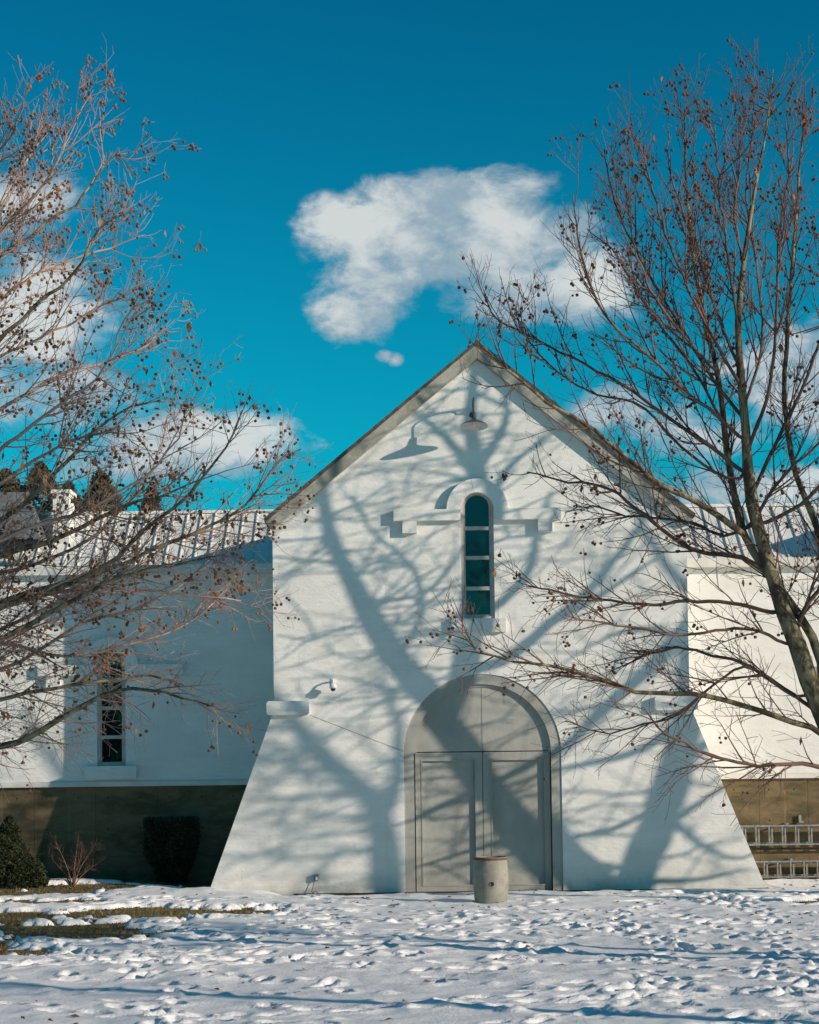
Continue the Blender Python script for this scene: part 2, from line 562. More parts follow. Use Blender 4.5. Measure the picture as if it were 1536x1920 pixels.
def build_ground():
    # one lawn sheet out to the horizon, finer near the building
    xs = np.concatenate([np.linspace(-900, -14, 12), np.linspace(-13, 13, 105), np.linspace(14, 900, 12)])
    ys = np.concatenate([np.linspace(-300, 12, 14), np.linspace(12.5, 38, 103), np.linspace(40, 1800, 16)])
    X, Y = np.meshgrid(xs, ys, indexing='ij')
    near = (np.abs(X) < 13.5) & (Y > 12) & (Y < 38.5)
    Z = np.where(near, ground_z(X, Y), -.012 - .0)
    n, m = X.shape
    idx = np.arange(n * m).reshape(n, m)
    F = np.stack([idx[:-1, :-1], idx[1:, :-1], idx[1:, 1:], idx[:-1, 1:]], -1).reshape(-1, 4)
    V = np.stack([X, Y, Z], -1).reshape(-1, 3)
    tag(link('lawn', np_mesh('lawn', V, F, M['lawn'])), kind='structure')

    # snow: a sheet with thickness, footprints and melted holes; it thins out under the lawn where bare
    st = .042
    xs = np.arange(-11.5, 11.5, st)
    ys = np.arange(13.4, 37.28, st)
    X, Y = np.meshgrid(xs, ys, indexing='ij')
    r = np.random.default_rng(21)
    T = .07 + .075 * (vnoise(X, Y, .55, 5, 3) - .5) + 0.064 * (vnoise(X, Y * .9, 1.7, 6, 3, .55) - .5) + .016 * (vnoise(X, Y, 5.2, 8, 2) - .5)
    calm = .55 + .95 * smooth(.35, .68, vnoise(X, Y, .28, 15, 3))
    T = .07 + (T - .07) * (.68 + .42 * calm)
    # footprints in straggling lines and trampled places
    prints = []
    for k in range(46):
        x, y = r.uniform(-9, 10), r.uniform(13.5, 33.5)
        a = r.uniform(0, 2 * math.pi)
        for j in range(int(r.integers(14, 34))):
            a += r.normal(0, .16)
            x += .36 * math.cos(a); y += .36 * math.sin(a)
            s = .09 if j % 2 else -.09
            prints.append((x - s * math.sin(a), y + s * math.cos(a), a + r.normal(0, .2), r.uniform(.6, 1.15)))
    for k in range(900):
        x = r.uniform(-4, 9.5)
        y = r.uniform(14, 30)
        if calm[int((x - xs[0]) / st), int((y - ys[0]) / st)] < r.uniform(.4, 1.3):
            continue
        prints.append((x, y, r.uniform(0, 6.28), r.uniform(.5, 1.3)))
    for x, y, a, s in prints:
        if not (-11 < x < 11 and 13.9 < y < 34.0):
            continue
        i, j = int((x - xs[0]) / st), int((y - ys[0]) / st)
        w = 8
        sl_ = (slice(max(i - w, 0), i + w), slice(max(j - w, 0), j + w))
        dx, dy = X[sl_] - x, Y[sl_] - y
        c, sn = math.cos(a), math.sin(a)
        q = np.sqrt(((dx * c + dy * sn) / .155) ** 2 + ((-dx * sn + dy * c) / .075) ** 2)
        T[sl_] += s * (-.060 * np.exp(-(q / .95) ** 4) + .020 * np.exp(-((q - 1.45) / .35) ** 2))
    for k in range(240):                              # clods kicked up beside the prints
        x, y = r.uniform(-9, 10), r.uniform(13.6, 33)
        i, j = int((x - xs[0]) / st), int((y - ys[0]) / st)
        w = 6
        sl_ = (slice(max(i - w, 0), i + w), slice(max(j - w, 0), j + w))
        T[sl_] += r.uniform(.02, .055) * np.exp(-((X[sl_] - x) ** 2 + (Y[sl_] - y) ** 2) / r.uniform(.05, .13) ** 2)
    T = np.maximum(T, .012)
    B = bare(X, Y)
    T = T - smooth(-.05, .55, B) * .15
    # melted strip along the foot of the gable, drift at its left corner
    strip = smooth(34.55, 34.86, Y + .25 * (vnoise(X, Y, 2.1, 31, 3) - .5)) * smooth(-2.6, -2.0, X) * (1 - smooth(6.6, 6.8, X))
    T = T - strip * .2
    T += .12 * np.exp(-(((X + 3.9) / .5) ** 2 + ((Y - 34.9) / .45) ** 2)) + .05 * np.exp(-(((X + 2.9) / .5) ** 2 + ((Y - 34.75) / .2) ** 2))
    wingstrip = smooth(36.75, 37.1, Y + .4 * (vnoise(X, Y, 1.6, 33, 3) - .5)) * ((X < -3.2) | (X > 6.4))
    T = T - wingstrip * .13
    T += .09 * np.exp(-(((X - 7.6) / .9) ** 2 + ((Y - 36.3) / .4) ** 2))
    Z = ground_z(X, Y) + T
    # nothing of the snow sheet inside the gable block
    inb = (Y > 34.97) & (X > -3.75) & (X < 6.55)
    Z = np.where(inb, -.3, Z)
    n, m = X.shape
    idx = np.arange(n * m).reshape(n, m)
    F = np.stack([idx[:-1, :-1], idx[1:, :-1], idx[1:, 1:], idx[:-1, 1:]], -1).reshape(-1, 4)
    keep = ~(inb[:-1, :-1] & inb[1:, 1:]).reshape(-1)
    low = (T < -.03)
    keep &= ~(low[:-1, :-1] & low[1:, 1:]).reshape(-1)
    F = F[keep]
    V = np.stack([X, Y, Z], -1).reshape(-1, 3)
    tag(link('snow_cover', np_mesh('snow_cover', V, F, M['snow'])), kind='structure')

    # snow over the rest of the land, a ring round the trodden field
    mb = MB()
    for x0, x1, y0, y1 in ((-900, 900, -300, 13.42), (-900, -11.46, 13.42, 1800), (11.44, 900, 13.42, 1800), (-11.46, 11.44, 44, 1800)):
        mb.add([(x0, y0, .055), (x1, y0, .055), (x1, y1, .055), (x0, y1, .055)], [(0, 1, 2, 3)])
    tag(mb.build('snow_field', M['snow']), kind='structure')

    # grass in the bare places
    N = 90000
    x, y = r.uniform(-9.5, 9.5, N), r.uniform(22, 37.2, N)
    ok = (bare(x, y) > .26) & ~((y > 34.9) & (x > -3.9) & (x < 6.7)) & (np.abs(x) < .235 * y + .4)
    x, y = x[ok], y[ok]
    n = len(x)
    h = r.uniform(.02, .06, n)
    a = r.uniform(0, 6.28, n)
    lx, ly = r.normal(0, .03, n), r.normal(0, .03, n)
    w = .006
    z = ground_z(x, y) - .005
    V = np.stack([np.stack([x - w * np.cos(a), y - w * np.sin(a), z], -1), np.stack([x + w * np.cos(a), y + w * np.sin(a), z], -1), np.stack([x + lx, y + ly, z + h], -1)], 1).reshape(-1, 3)
    F = np.arange(3 * n).reshape(-1, 3)
    tag(link('grass', np_mesh('grass', V, F, M['grass'], False)), 'short olive winter grass showing through the melted snow', 'grass', kind='stuff')

    # dead leaves lying about: curled two-face leaves
    pts = []
    N = 26000
    x, y = r.uniform(-9.5, 9.5, N), r.uniform(16, 37.2, N)
    p = .010 + .55 * smooth(.1, .5, bare(x, y)) * vnoise(x, y, .8, 41, 3) ** 2 + .035 * smooth(26, 33, y) * vnoise(x, y, .6, 43, 3)
    p += .9 * smooth(34.5, 34.8, y) * smooth(-2.4, -1.6, x) * (1 - smooth(6.5, 6.8, x)) * .5
    p += .5 * np.exp(-(((x + 6.6) / .7) ** 2 + ((y - 36.2) / .5) ** 2)) + .7 * np.exp(-(((x + 7.6) / .9) ** 2 + ((y - 36.0) / .3) ** 2))
    p += .35 * np.exp(-(((x - 6.6) / 1.6) ** 2 + ((y - 28.2) / .35) ** 2)) + .4 * np.exp(-(((x + 4.3) / 1.3) ** 2 + ((y - 29.2) / .3) ** 2))
    ok = (r.random(N) < p) & ~((y > 34.93) & (x > -3.9) & (x < 6.7)) & (np.abs(x) < .235 * y + .3)
    x, y = x[ok], y[ok]
    n = len(x)
    ii = np.clip(((x - xs[0]) / st).astype(int), 0, len(xs) - 1)
    jj = np.clip(((y - ys[0]) / st).astype(int), 0, len(ys) - 1)
    z = np.maximum(Z[ii, jj], ground_z(x, y)) + .006
    L = r.uniform(.022, .055, n)
    a = r.uniform(0, 6.28, n)
    up1, up2 = r.uniform(.0, .035, n), r.uniform(.0, .035, n)
    c, s = np.cos(a), np.sin(a)
    V = np.stack([np.stack([x - L * c, y - L * s, z], -1), np.stack([x + .7 * L * s, y - .7 * L * c, z + up1], -1),
                  np.stack([x + L * c, y + L * s, z + .01], -1), np.stack([x - .7 * L * s, y + .7 * L * c, z + up2], -1)], 1).reshape(-1, 3)
    F = (np.arange(n)[:, None, None] * 4 + np.array([[0, 1, 2], [0, 2, 3]])[None]).reshape(-1, 3)
    tag(link('fallen_leaves', np_mesh('fallen_leaves', V, F, M['leaf'], False)), 'reddish brown fallen leaves strewn over the snow and along the wall', 'leaves', kind='stuff')


build_ground()


# ------------------------------------------------------------------ building
def arch(cx, hw, z0, zs, n=28, rz=None):
    """outline of an arched opening, counter-clockwise seen from the front, starting bottom right"""
    rz = rz or hw
    pts = [(cx - hw, z0), (cx + hw, z0)]
    pts += [(cx + hw * math.cos(a), zs + rz * math.sin(a)) for a in [math.pi * k / n for k in range(n + 1)]]
    return pts


CX = 1.35
hall = empty('gabled_hall', (CX, 36.0, 0), 'white gabled hall with splayed buttress base, arched grey doors and low wings on both sides', 'building')
DHW, DZS = 1.475, 2.62
WCX, WHW, WZ0, WZS = 1.31, .31, 5.14, 7.26
door_open = arch(CX, DHW, -.15, DZS)
base = [(-3.88, -.15), (CX - DHW, -.15)]
top_arch = [(CX + DHW * math.cos(a), DZS + DHW * math.sin(a)) for a in [math.pi * k / 36 for k in range(36, -1, -1)]]
outline = base + top_arch + [(CX + DHW, -.15), (6.68, -.15), (5.25, 3.47), (5.25, 6.86), (CX, 10.12), (-2.55, 6.86), (-2.55, 3.47)]
mb = MB()
mb.prism(outline, YW, YW + .75, holes=[arch(WCX, WHW, WZ0, WZS)])
mb.build('front_wall', M['wall'], hall)
mb = MB()
low = [(-3.88, -.15), (6.68, -.15), (5.25, 3.47), (5.25, 6.84), (-2.55, 6.84), (-2.55, 3.47)]
mb.prism(low, YW + .752, YG + .1)
mb.box(-2.55, 5.25, YG + .102, 39.5, 0, 6.9)
mb.box(-2.5, 5.2, 39.502, 47.0, 0, 7.85)
mb.build('rear_body', M['wall'], hall)

# roof of the gable: shingle slabs and weathered rake boards
ux, uz = 4.03, 3.32
for s in (-1, 1):
    mb = MB()
    a = [(CX, 10.40), (CX + s * 4.06, 10.40 - 4.06 * uz / ux), (CX + s * 4.03, 10.40 - 4.06 * uz / ux - .07), (CX, 10.33)]
    mb.prism(a if s < 0 else a[::-1], 34.84, YW + .9)
    mb.build('roof', M['roofedge'], hall)
    mb = MB()
    x1 = 4.02
    z1 = 10.33 - x1 * uz / ux
    a = [(CX, 10.327), (CX + s * x1, z1 - .003), (CX + s * (x1 - .11), z1 - .175), (CX, 10.06)]
    mb.prism(a if s < 0 else a[::-1], 34.87, 35.0 - .002)
    mb.build('rake_board', M['rake'], hall)

# corner blocks, hairline joints
for x0, x1 in ((-2.68, -1.88), (4.58, 5.38)):
    mb = MB().box(x0, x1, YW - .13, YW + .2, 3.37, 3.63, bev=.035)
    mb.build('corner_block', M['wall'], hall)
for a, b in (((-1.87, 3.36), (-.13, 2.66)), ((4.57, 3.36), (2.83, 2.66))):
    mb = MB().tube([(a[0], YW - .002, a[1]), (b[0], YW - .002, b[1])], .0035, 5)
    mb.build('wall_joint', M['roofedge'], hall)


def ring(cx, r0, r1, zc, a0, a1, y0, y1, n=32, mb=None):
    mb = mb or MB()
    for k in range(n):
        p, q = a0 + (a1 - a0) * k / n, a0 + (a1 - a0) * (k + 1) / n
        pts = [(cx + r0 * math.cos(p), zc + r0 * math.sin(p)), (cx + r1 * math.cos(p), zc + r1 * math.sin(p)),
               (cx + r1 * math.cos(q), zc + r1 * math.sin(q)), (cx + r0 * math.cos(q), zc + r0 * math.sin(q))]
        mb.prism(pts, y0, y1)
    return mb


def arched_window(cx, z0, zs, hw, yf, lint, parent, lit=True):
    """slot window with round head, hood, long lintel on two blocks, sill"""
    fr = MB()
    inn = arch(cx, hw - .055, z0 + .05, zs)
    fr.prism(arch(cx, hw + .004, z0 - .002, zs), yf + .035, yf + .12, holes=[inn])
    inn2 = arch(cx, hw - .085, z0 + .08, zs)
    fr.prism(arch(cx, hw - .050, z0 + .045, zs), yf + .06, yf + .11, holes=[inn2])
    w = fr.build('window_frame', M['frame'], parent)
    zz = [z0 + .06] + [z0 + f for f in (.575, 1.155, 1.715)] + [zs + hw]
    for z in zz[1:-1]:
        MB().box(cx - hw + .08, cx + hw - .08, yf + .05, yf + .115, z - .035, z + .035).build('muntin', M['frame'], w)
    for a, b in zip(zz[:-1], zz[1:]):
        lo, hi = (a + .035 if a > zz[0] else a + .02), b - .035
        if b == zz[-1]:
            pts = arch(cx, hw - .083, lo, zs, 20)
        else:
            pts = [(cx - hw + .083, lo), (cx + hw - .083, lo), (cx + hw - .083, hi), (cx - hw + .083, hi)]
        MB().prism(pts, yf + .085, yf + .095).build('pane', M['glass'], w)
    MB().prism(arch(cx, hw + .02, z0 - .02, zs), yf + .3, yf + .32).build('dark_interior', M['dark'], w)
    hood = ring(cx, hw + .005, hw + .265, zs - .06, 0, math.pi * .56, yf - .126, yf + .05)
    ring(cx, hw + .005, hw + .265, zs - .06, math.pi * .563, math.pi, yf - .126, yf + .05, mb=hood)
    hood.build('hood', M['wall'], w)
    lm = MB().box(cx - lint, cx - hw - .003, yf - .130, yf + .05, zs - .27, zs - .058)
    lm.box(cx + hw + .003, cx + lint, yf - .130, yf + .05, zs - .27, zs - .058)
    lm.build('lintel', M['wall'], w)
    for s in (-1, 1):
        c = cx + s * (lint - .30)
        MB().box(c - .135, c + .135, yf - .126, yf + .05, zs - .50, zs - .273).build('block', M['wall'], w)
    MB().box(cx - .51, cx + .51, yf - .105, yf + .05, z0 - .26, z0 - .003).build('sill', M['wall'], w)
    return w


arched_window(WCX, WZ0, WZS, WHW, YW, 1.575, hall)

# double doors under the round arch
fr = MB()
IHW = 1.285
fr.prism(arch(CX, DHW + .003, -.12, DZS, 40), YW + .02, YW + .30, holes=[arch(CX, IHW, -.12 + .001, DZS, 40)])
door = fr.build('door_frame', M['door'], hall)
tp = MB().prism([(CX + IHW * math.cos(a), max(DZS + IHW * math.sin(a), DZS + .03)) for a in [math.pi * k / 40 for k in range(41)]], YW + .10, YW + .2)
tp.build('arched_panel', M['door'], door)
ring(CX, IHW - .05, IHW + .002, DZS, 0, math.pi, YW + .075, YW + .15, 40).build('arch_moulding', M['door'], door)
MB().box(CX - .0025, CX + .0025, YW + .096, YW + .12, DZS + .04, DZS + IHW - .06).build('panel_joint', M['roofedge'], door)
for s in (-1, 1):
    x0, x1 = (CX - IHW + .02, CX - .006) if s < 0 else (CX + .006, CX + IHW - .02)
    z0, z1 = .02, DZS + .012
    px0, px1 = (x0 + .11, x1 - .115) if s < 0 else (x0 + .145, x1 - .09)
    pz0, pz1 = .13, 2.50
    lf = MB().prism([(x0, z0), (x1, z0), (x1, z1), (x0, z1)], YW + .10, YW + .18, holes=[[(px0, pz0), (px1, pz0), (px1, pz1), (px0, pz1)]])
    lf.box(px0 - .001, px1 + .001, YW + .155, YW + .17, pz0 - .001, pz1 + .001)
    leaf = lf.build('door_leaf', M['door'], door)
    ml = MB()
    for k, (a, y) in enumerate(((.0, .092),)):
        q = [(px0 + a, pz0 + a), (px1 - a, pz0 + a), (px1 - a, pz1 - a), (px0 + a, pz1 - a)]
        b = a + .024
        h = [(px0 + b, pz0 + b), (px1 - b, pz0 + b), (px1 - b, pz1 - b), (px0 + b, pz1 - b)]
        ml.prism(q, YW + y, YW + .158, holes=[h])
    ml.build('panel_moulding', M['door'], door)
MB().box(CX - DHW, CX + DHW, YW - .06, YW + .2, -.1, .018).build('threshold', M['soil'], door)
MB().box(-2.2, 6.66, YW - .012, YW + .1, -.1, .035).build('wall_foot', M['soil'], hall)

# the wings
ZE, ZR, YE, YR = 6.82, 8.34, 41.0, 43.0
for s in (-1, 1):
    xa, xb = (-16.0, -2.45) if s < 0 else (5.15, 17.0)
    wc = -5.97 if s < 0 else 9.50
    wz0, wzs = 2.47, 4.55
    mb = MB()
    mb.prism([(xa, 2.16), (xb, 2.16), (xb, 6.46), (xa, 6.46)], YG, YG + .35, holes=[arch(wc, .285, wz0, wzs)])
    wwall = mb.build('wing_wall', M['wall'], hall)
    arched_window(wc, wz0, wzs, .285, YG, 1.45, hall)
    mb = MB().box(xa, xb, YG + .36, 47, 0.0, 6.44)
    mb.build('wing_body', M['wall'], hall)
    MB().box(xa, xb, YG - .045, YG + .3, 2.06, 2.157).build('sill_board', M['trim'], hall)
    if s > 0:
        MB().box(9.9, 17, 40.4, 47.0, 6.3, 7.85).build('rear_block', M['wall'], hall)
    # board formed foundation in panels with open joints
    if s < 0:
        edges = [-16, -12.4, -10.0, -8.75, -7.52, -6.3, -5.06, -3.83, -2.45]
    else:
        edges = [5.15, 6.95, 7.92, 9.1, 10.3, 11.5, 14.0, 17]
    for a, b in zip(edges[:-1], edges[1:]):
        pm = MB()
        pm.box(a + .0025, b - .0025, YG + .04, YG + .3, -.2, .655)
        pm.box(a + .0025, b - .0025, YG + .043, YG + .3, .663, 2.058)
        if b - a < 2:
            for fx in (.2, .72):
                for z in (1.22, 1.84):
                    pm.lathe([(.0, 0), (.016, 0), (.016, .01)], 0, 0, 8)
                    k = len(pm.v) - 24
                    for i in range(k, len(pm.v)):
                        vx, vy, vz = pm.v[i]
                        pm.v[i] = (a + (b - a) * fx + vx, YG + .0425 - vz * .1, z + vy)
                    for i in range(len(pm.mi) - 16, len(pm.mi)):
                        pm.mi[i] = 1
        pm.build('foundation_panel', [M['concrete'], M['dark']], hall)
    # eave board, soffit, gutter lip
    MB().box(xa, xb, YG - .20, YG + .36, 6.29, 6.47).build('eave_board', M['trim'], hall)
    # standing seam roof, panel by panel
    L = math.hypot(YR - YE, ZR - ZE)
    ang = math.atan2(ZR - ZE, YR - YE)
    w = .322
    pm = MB()
    pm.box(0, w, 0, L, -.012, 0)
    pm.box(-.012, .012, .0, L, 0.001, .036)
    pme = pm.mesh('roof_panel', M['metal_roof'])
    n = 26 if s < 0 else 22
    for k in range(n):
        x = (-2.50 - w * (k + 1)) if s < 0 else (5.21 + w * k)
        o = bpy.data.objects.new('roof_panel', pme)
        COL.objects.link(o)
        o.parent = hall
        o.location = Vector((x, YE, ZE + .004)) - hall.location
        o.rotation_euler = (ang, 0, 0)
    mb = MB()
    mb.add([(xa, YE + .02, ZE - .02), (xb, YE + .02, ZE - .02), (xb, YR, ZR - .02), (xa, YR, ZR - .02), (xb, 2 * YR - YE, ZE), (xa, 2 * YR - YE, ZE)], [(0, 1, 2, 3), (3, 2, 4, 5)])
    mb.build('roof_deck', M['metal_roof'], hall)
    MB().box(xa, xb, YR - .09, YR + .09, ZR - .02, ZR + .045).build('ridge_cap', M['metal_roof'], hall)

# white chimney and slate cross roof on the far left of the wing
mb = MB()
c0 = at(104, 922, 42.2)
c1 = at(134, 922, 42.2)
mb.box(c0[0], c1[0], 41.9, 42.6, 7.0, c0[2] - .08)
mb.box(c0[0] - .04, c1[0] + .04, 41.86, 42.64, c0[2] - .08, c0[2])
mb.build('chimney', M['wall'], hall)
mb = MB()
xl = c0[0] - .1
mb.add([(xl - 2.6, 40.9, 7.5), (xl, 40.9, 7.5), (xl - .5, 42.2, 8.75), (xl - 2.6, 42.2, 8.75), (xl, 43.5, 7.5), (xl - 2.6, 43.5, 7.5)], [(0, 1, 2, 3), (3, 2, 4, 5), (1, 4, 2)])
mb.build('cross_roof', M['slate'], hall)


# ------------------------------------------------------------------ things on and by the wall
def gooseneck_lamp():
    x, z = 1.255, 8.70
    y = YW - .60
    t = empty('wall_lamp', (x, YW, z + .2), 'green grey gooseneck barn lamp on the gable above the tall window', 'lamp')
    pts = [(x + .01, YW - .01, z + .30), (x + .008, YW - .12, z + .40)]
    for k in range(11):
        a = math.pi * (.9 - k / 10 * .9)
        pts.append((x, y + .22 + .22 * math.cos(a) * -1 * -1 if False else y + .24 * (1 + math.cos(math.pi * (k / 10)) ) * .9, z + .42 + .13 * math.sin(math.pi * (k / 10) * .98)))
    pts.append((x, y, z + .30))
    pts.append((x, y, z + .2))
    MB().tube(pts, .014, 8).build('arm', M['lamp'], t, True)
    MB().lathe([(.0, -.0), (.055, .0), (.055, .03), (.0, .03)], 0, 0, 16)
    mb = MB()
    v0 = MB().lathe([(.0, .012), (.06, .012), (.065, 0), (.065, -.012)], 0, 0, 18)
    mb.v = [(x + a, YW - .002 - max(c, 0) * 1.0 - .0, z + .30 + b) for a, b, c in v0.v]
    mb.f, mb.mi = v0.f, v0.mi
    mb.build('wall_plate', M['lamp'], t)
    outer = [(.012, .25), (.035, .235), (.042, .15), (.05, .11), (.09, .075), (.125, .052), (.19, .022), (.245, -.012), (.252, -.03), (.262, -.034)]
    inner = [(.262, -.037), (.248, -.034), (.185, .006), (.11, .036), (.05, .06), (.0, .062)]
    shm = MB().lathe(outer, x, y, 40, 0, z).lathe(inner, x, y, 40, 1, z)
    ca, sa = math.cos(R(9)), math.sin(R(9))
    shm.v = [(a, y + (b_ - y) * ca + (c_ - z - .2) * sa, z + .2 - (b_ - y) * sa + (c_ - z - .2) * ca) for a, b_, c_ in shm.v]
    sh = shm.build('lamp_shade', [M['lamp'], M['lampin']], t, True)
    MB().lathe([(.0, -.035), (.022, -.03), (.034, -.005), (.03, .03), (.018, .06)], x, y, 14, 0, z).build('bulb', M['bulb'], sh, True)


gooseneck_lamp()


def security_camera():
    x, z = -1.43, 3.93
    t = empty('security_camera', (x, YW, z), 'white dome security camera on a short bracket left of the arched doors', 'camera')
    MB().box(x - .035, x + .035, YW - .02, YW - .001, z - .02, z + .12).build('wall_plate', M['plastic_w'], t)
    MB().tube([(x, YW - .015, z + .06), (x, YW - .10, z + .09), (x, YW - .17, z + .08), (x, YW - .20, z + .045), (x, YW - .20, z + .01)], .017, 8).build('bracket', M['plastic_w'], t, True)
    MB().lathe([(.0, .02), (.03, .018), (.045, -.005), (.062, -.02), (.07, -.03), (.07, -.075), (.055, -.08), (.0, -.08)], x, YW - .2, 20, 0, z).build('housing', M['plastic_w'], t, True)
    MB().lathe([(.05, -.08), (.047, -.10), (.034, -.122), (.015, -.133), (.0, -.135)], x, YW - .2, 18, 0, z).build('dome', M['dark'], t, True)


security_camera()


def outlet():
    x, z = -1.79, .33
    t = empty('outlet_box', (x, YW, z), 'small grey weatherproof outlet box low on the wall with a cord', 'outlet')
    MB().box(x - .045, x + .045, YW - .075, YW - .001, z - .06, z + .06, bev=.01).build('box', M['slate'], t)
    MB().box(x - .005, x + .032, YW - .085, YW - .0752, z - .045, z + .015).build('cover_flap', M['plastic_w'], t)
    MB().tube([(x - .03, YW - .05, z - .06), (x - .05, YW - .06, z - .15), (x - .08, YW - .07, z - .25), (x - .06, YW - .09, z - .31)], .007, 6).build('cord', M['dark'], t)
    MB().tube([(x - .06, YW - .09, z - .31), (x - .13, YW - .12, z - .32), (x - .19, YW - .12, z - .335)], [.02, .035, .015], 7).build('plug', M['dark'], t)
    pts = [(x - .06 + .045 * math.cos(a) + .05, YW - .1, z - .29 + .04 * math.sin(a)) for a in np.linspace(0, 6.0, 12)]
    MB().tube(pts, .006, 5).build('cord_loop', M['dark'], t)


outlet()


def barrel():
    c = at(921, 1698, 31.9)
    x, y = c[0], 31.9
    t = empty('barrel_planter', (x, y, 0), 'stone grey barrel planter standing in the snow before the arched doors', 'planter')
    prof = [(.0, -.05), (.262, -.05), (.266, .0), (.285, .14), (.300, .30), (.306, .42), (.302, .54), (.290, .66), (.276, .755), (.274, .765), (.286, .768), (.288, .805), (.280, .815), (.262, .815), (.258, .80), (.262, .70)]
    MB().lathe(prof, x, y, 48).build('barrel_wall', M['barrel'], t, True)
    MB().lathe([(.285, .765), (.2875, .77), (.2885, .802), (.2805, .8165), (.2615, .8165)], x, y, 48).build('rusty_rim', M['rust'], t, True)
    mb = MB().lathe([(.0, .745), (.12, .76), (.262, .74)], x, y, 24)
    mb.build('potting_soil', M['soil'], t)
    # tap hole with its collar on the near side
    v0 = MB().lathe([(.0, .006), (.024, .006), (.034, .012), (.04, .0)], 0, 0, 14)
    mb = MB()
    mb.v = [(x + .005 + a, y - .300 - c_, .37 + b) for a, b, c_ in v0.v]
    mb.f, mb.mi = v0.f, v0.mi
    mb.build('tap_hole', M['dark'], t)
    mb = MB()
    for z in (.30, .33):
        mb.box(x - .004, x + .004, y - .303, y - .29, z - .004, z + .004)
    mb.build('rivet', M['dark'], t)


barrel()


def ladder(x0, x1, z0, z1, label):
    t = empty('ladder', (x0, YG, z0), label, 'ladder', 'aluminium ladders hung on the right foundation wall')
    y = YG - .24
    for yy, q, w in ((y, 0, .0), (y + .075, 1, .03)):
        for za in (z0 + (w if q else 0), z1 - .036 - (w if q else 0)):
            MB().box(x0, x1, yy - .018, yy + .018, za, za + .03).build('rail', M['alu'], t)
        n = int((x1 - x0) / .262)
        rm = MB().box(-.011, .013, -.026, .026, z0 + .03 + w, z1 - .036 - w).mesh('rung', M['galv'] if q else M['alu'])
        for k in range(n):
            o = link('rung', rm, t, (x0 + .09 + k * .262 + (.07 if q else 0), yy, 0))
    for fx in (.25, .8):
        x = x0 + (x1 - x0) * fx
        MB().box(x - .02, x + .02, y + .02, YG + .045, z1 + .001, z1 + .03).build('hanger', M['galv'], t)


ladder(6.2, 11.2, .74, 1.145, 'upper aluminium extension ladder hung flat on the concrete foundation')
ladder(6.35, 11.0, .10, .44, 'lower aluminium extension ladder hung just above the snow')
b = at(1501, 1535, 37.25)
mb = MB().box(b[0] - .025, b[0] + .025, YG - .02, YG + .039, b[2] - .07, b[2] + .07)
mb.box(b[0] - .025, b[0] + .06, YG - .06, YG - .021, b[2] - .08, b[2] - .05)
tag(mb.build('pipe_bracket', M['galv']), 'small galvanised bracket on the concrete above the upper ladder', 'bracket')


# ------------------------------------------------------------------ bare trees
def unit(a):
    return a / (np.linalg.norm(a, axis=-1, keepdims=True) + 1e-9)


def resample(P, n, r0, r1, pw=1.0):
    """Catmull-Rom through the points P, n points evenly spaced, radius r0 -> r1"""
    P = np.array(P, float)
    Q = np.vstack([2 * P[0] - P[1], P, 2 * P[-1] - P[-2]])
    out = []
    for i in range(1, len(Q) - 2):
        for t in np.linspace(0, 1, 12, endpoint=False):
            a, b, c, d = Q[i - 1], Q[i], Q[i + 1], Q[i + 2]
            out.append(.5 * (2 * b + (c - a) * t + (2 * a - 5 * b + 4 * c - d) * t * t + (3 * b - a - 3 * c + d) * t ** 3))
    out.append(P[-1])
    out = np.array(out)
    s = np.concatenate([[0], np.cumsum(np.linalg.norm(np.diff(out, axis=0), axis=1))])
    q = np.linspace(0, s[-1], n)
    pts = np.stack([np.interp(q, s, out[:, k]) for k in range(3)], -1)
    rad = r1 + (r0 - r1) * (1 - np.linspace(0, 1, n)) ** pw
    return pts, rad


def tubes(P, Rd, sides, rg):
    """P (N,n,3), Rd (N,n) -> V, F quads"""
    N, n, _ = P.shape
    T = unit(np.gradient(P, axis=1))
    ax = unit(P[:, -1] - P[:, 0])
    ref = np.cross(ax, unit(rg.normal(size=(N, 3))))
    ref = unit(ref)[:, None, :]
    U = unit(ref - T * np.sum(ref * T, -1, keepdims=True))
    W = np.cross(T, U)
    a = np.arange(sides) * 2 * math.pi / sides
    V = P[:, :, None, :] + Rd[:, :, None, None] * (np.cos(a)[None, None, :, None] * U[:, :, None, :] + np.sin(a)[None, None, :, None] * W[:, :, None, :])
    idx = np.arange(N * n * sides).reshape(N, n, sides)
    A, B = idx[:, :-1, :], np.roll(idx, -1, axis=2)[:, :-1, :]
    D, C = idx[:, 1:, :], np.roll(idx, -1, axis=2)[:, 1:, :]
    F = np.stack([A, B, C, D], -1).reshape(-1, 4)
    return V.reshape(-1, 3), F


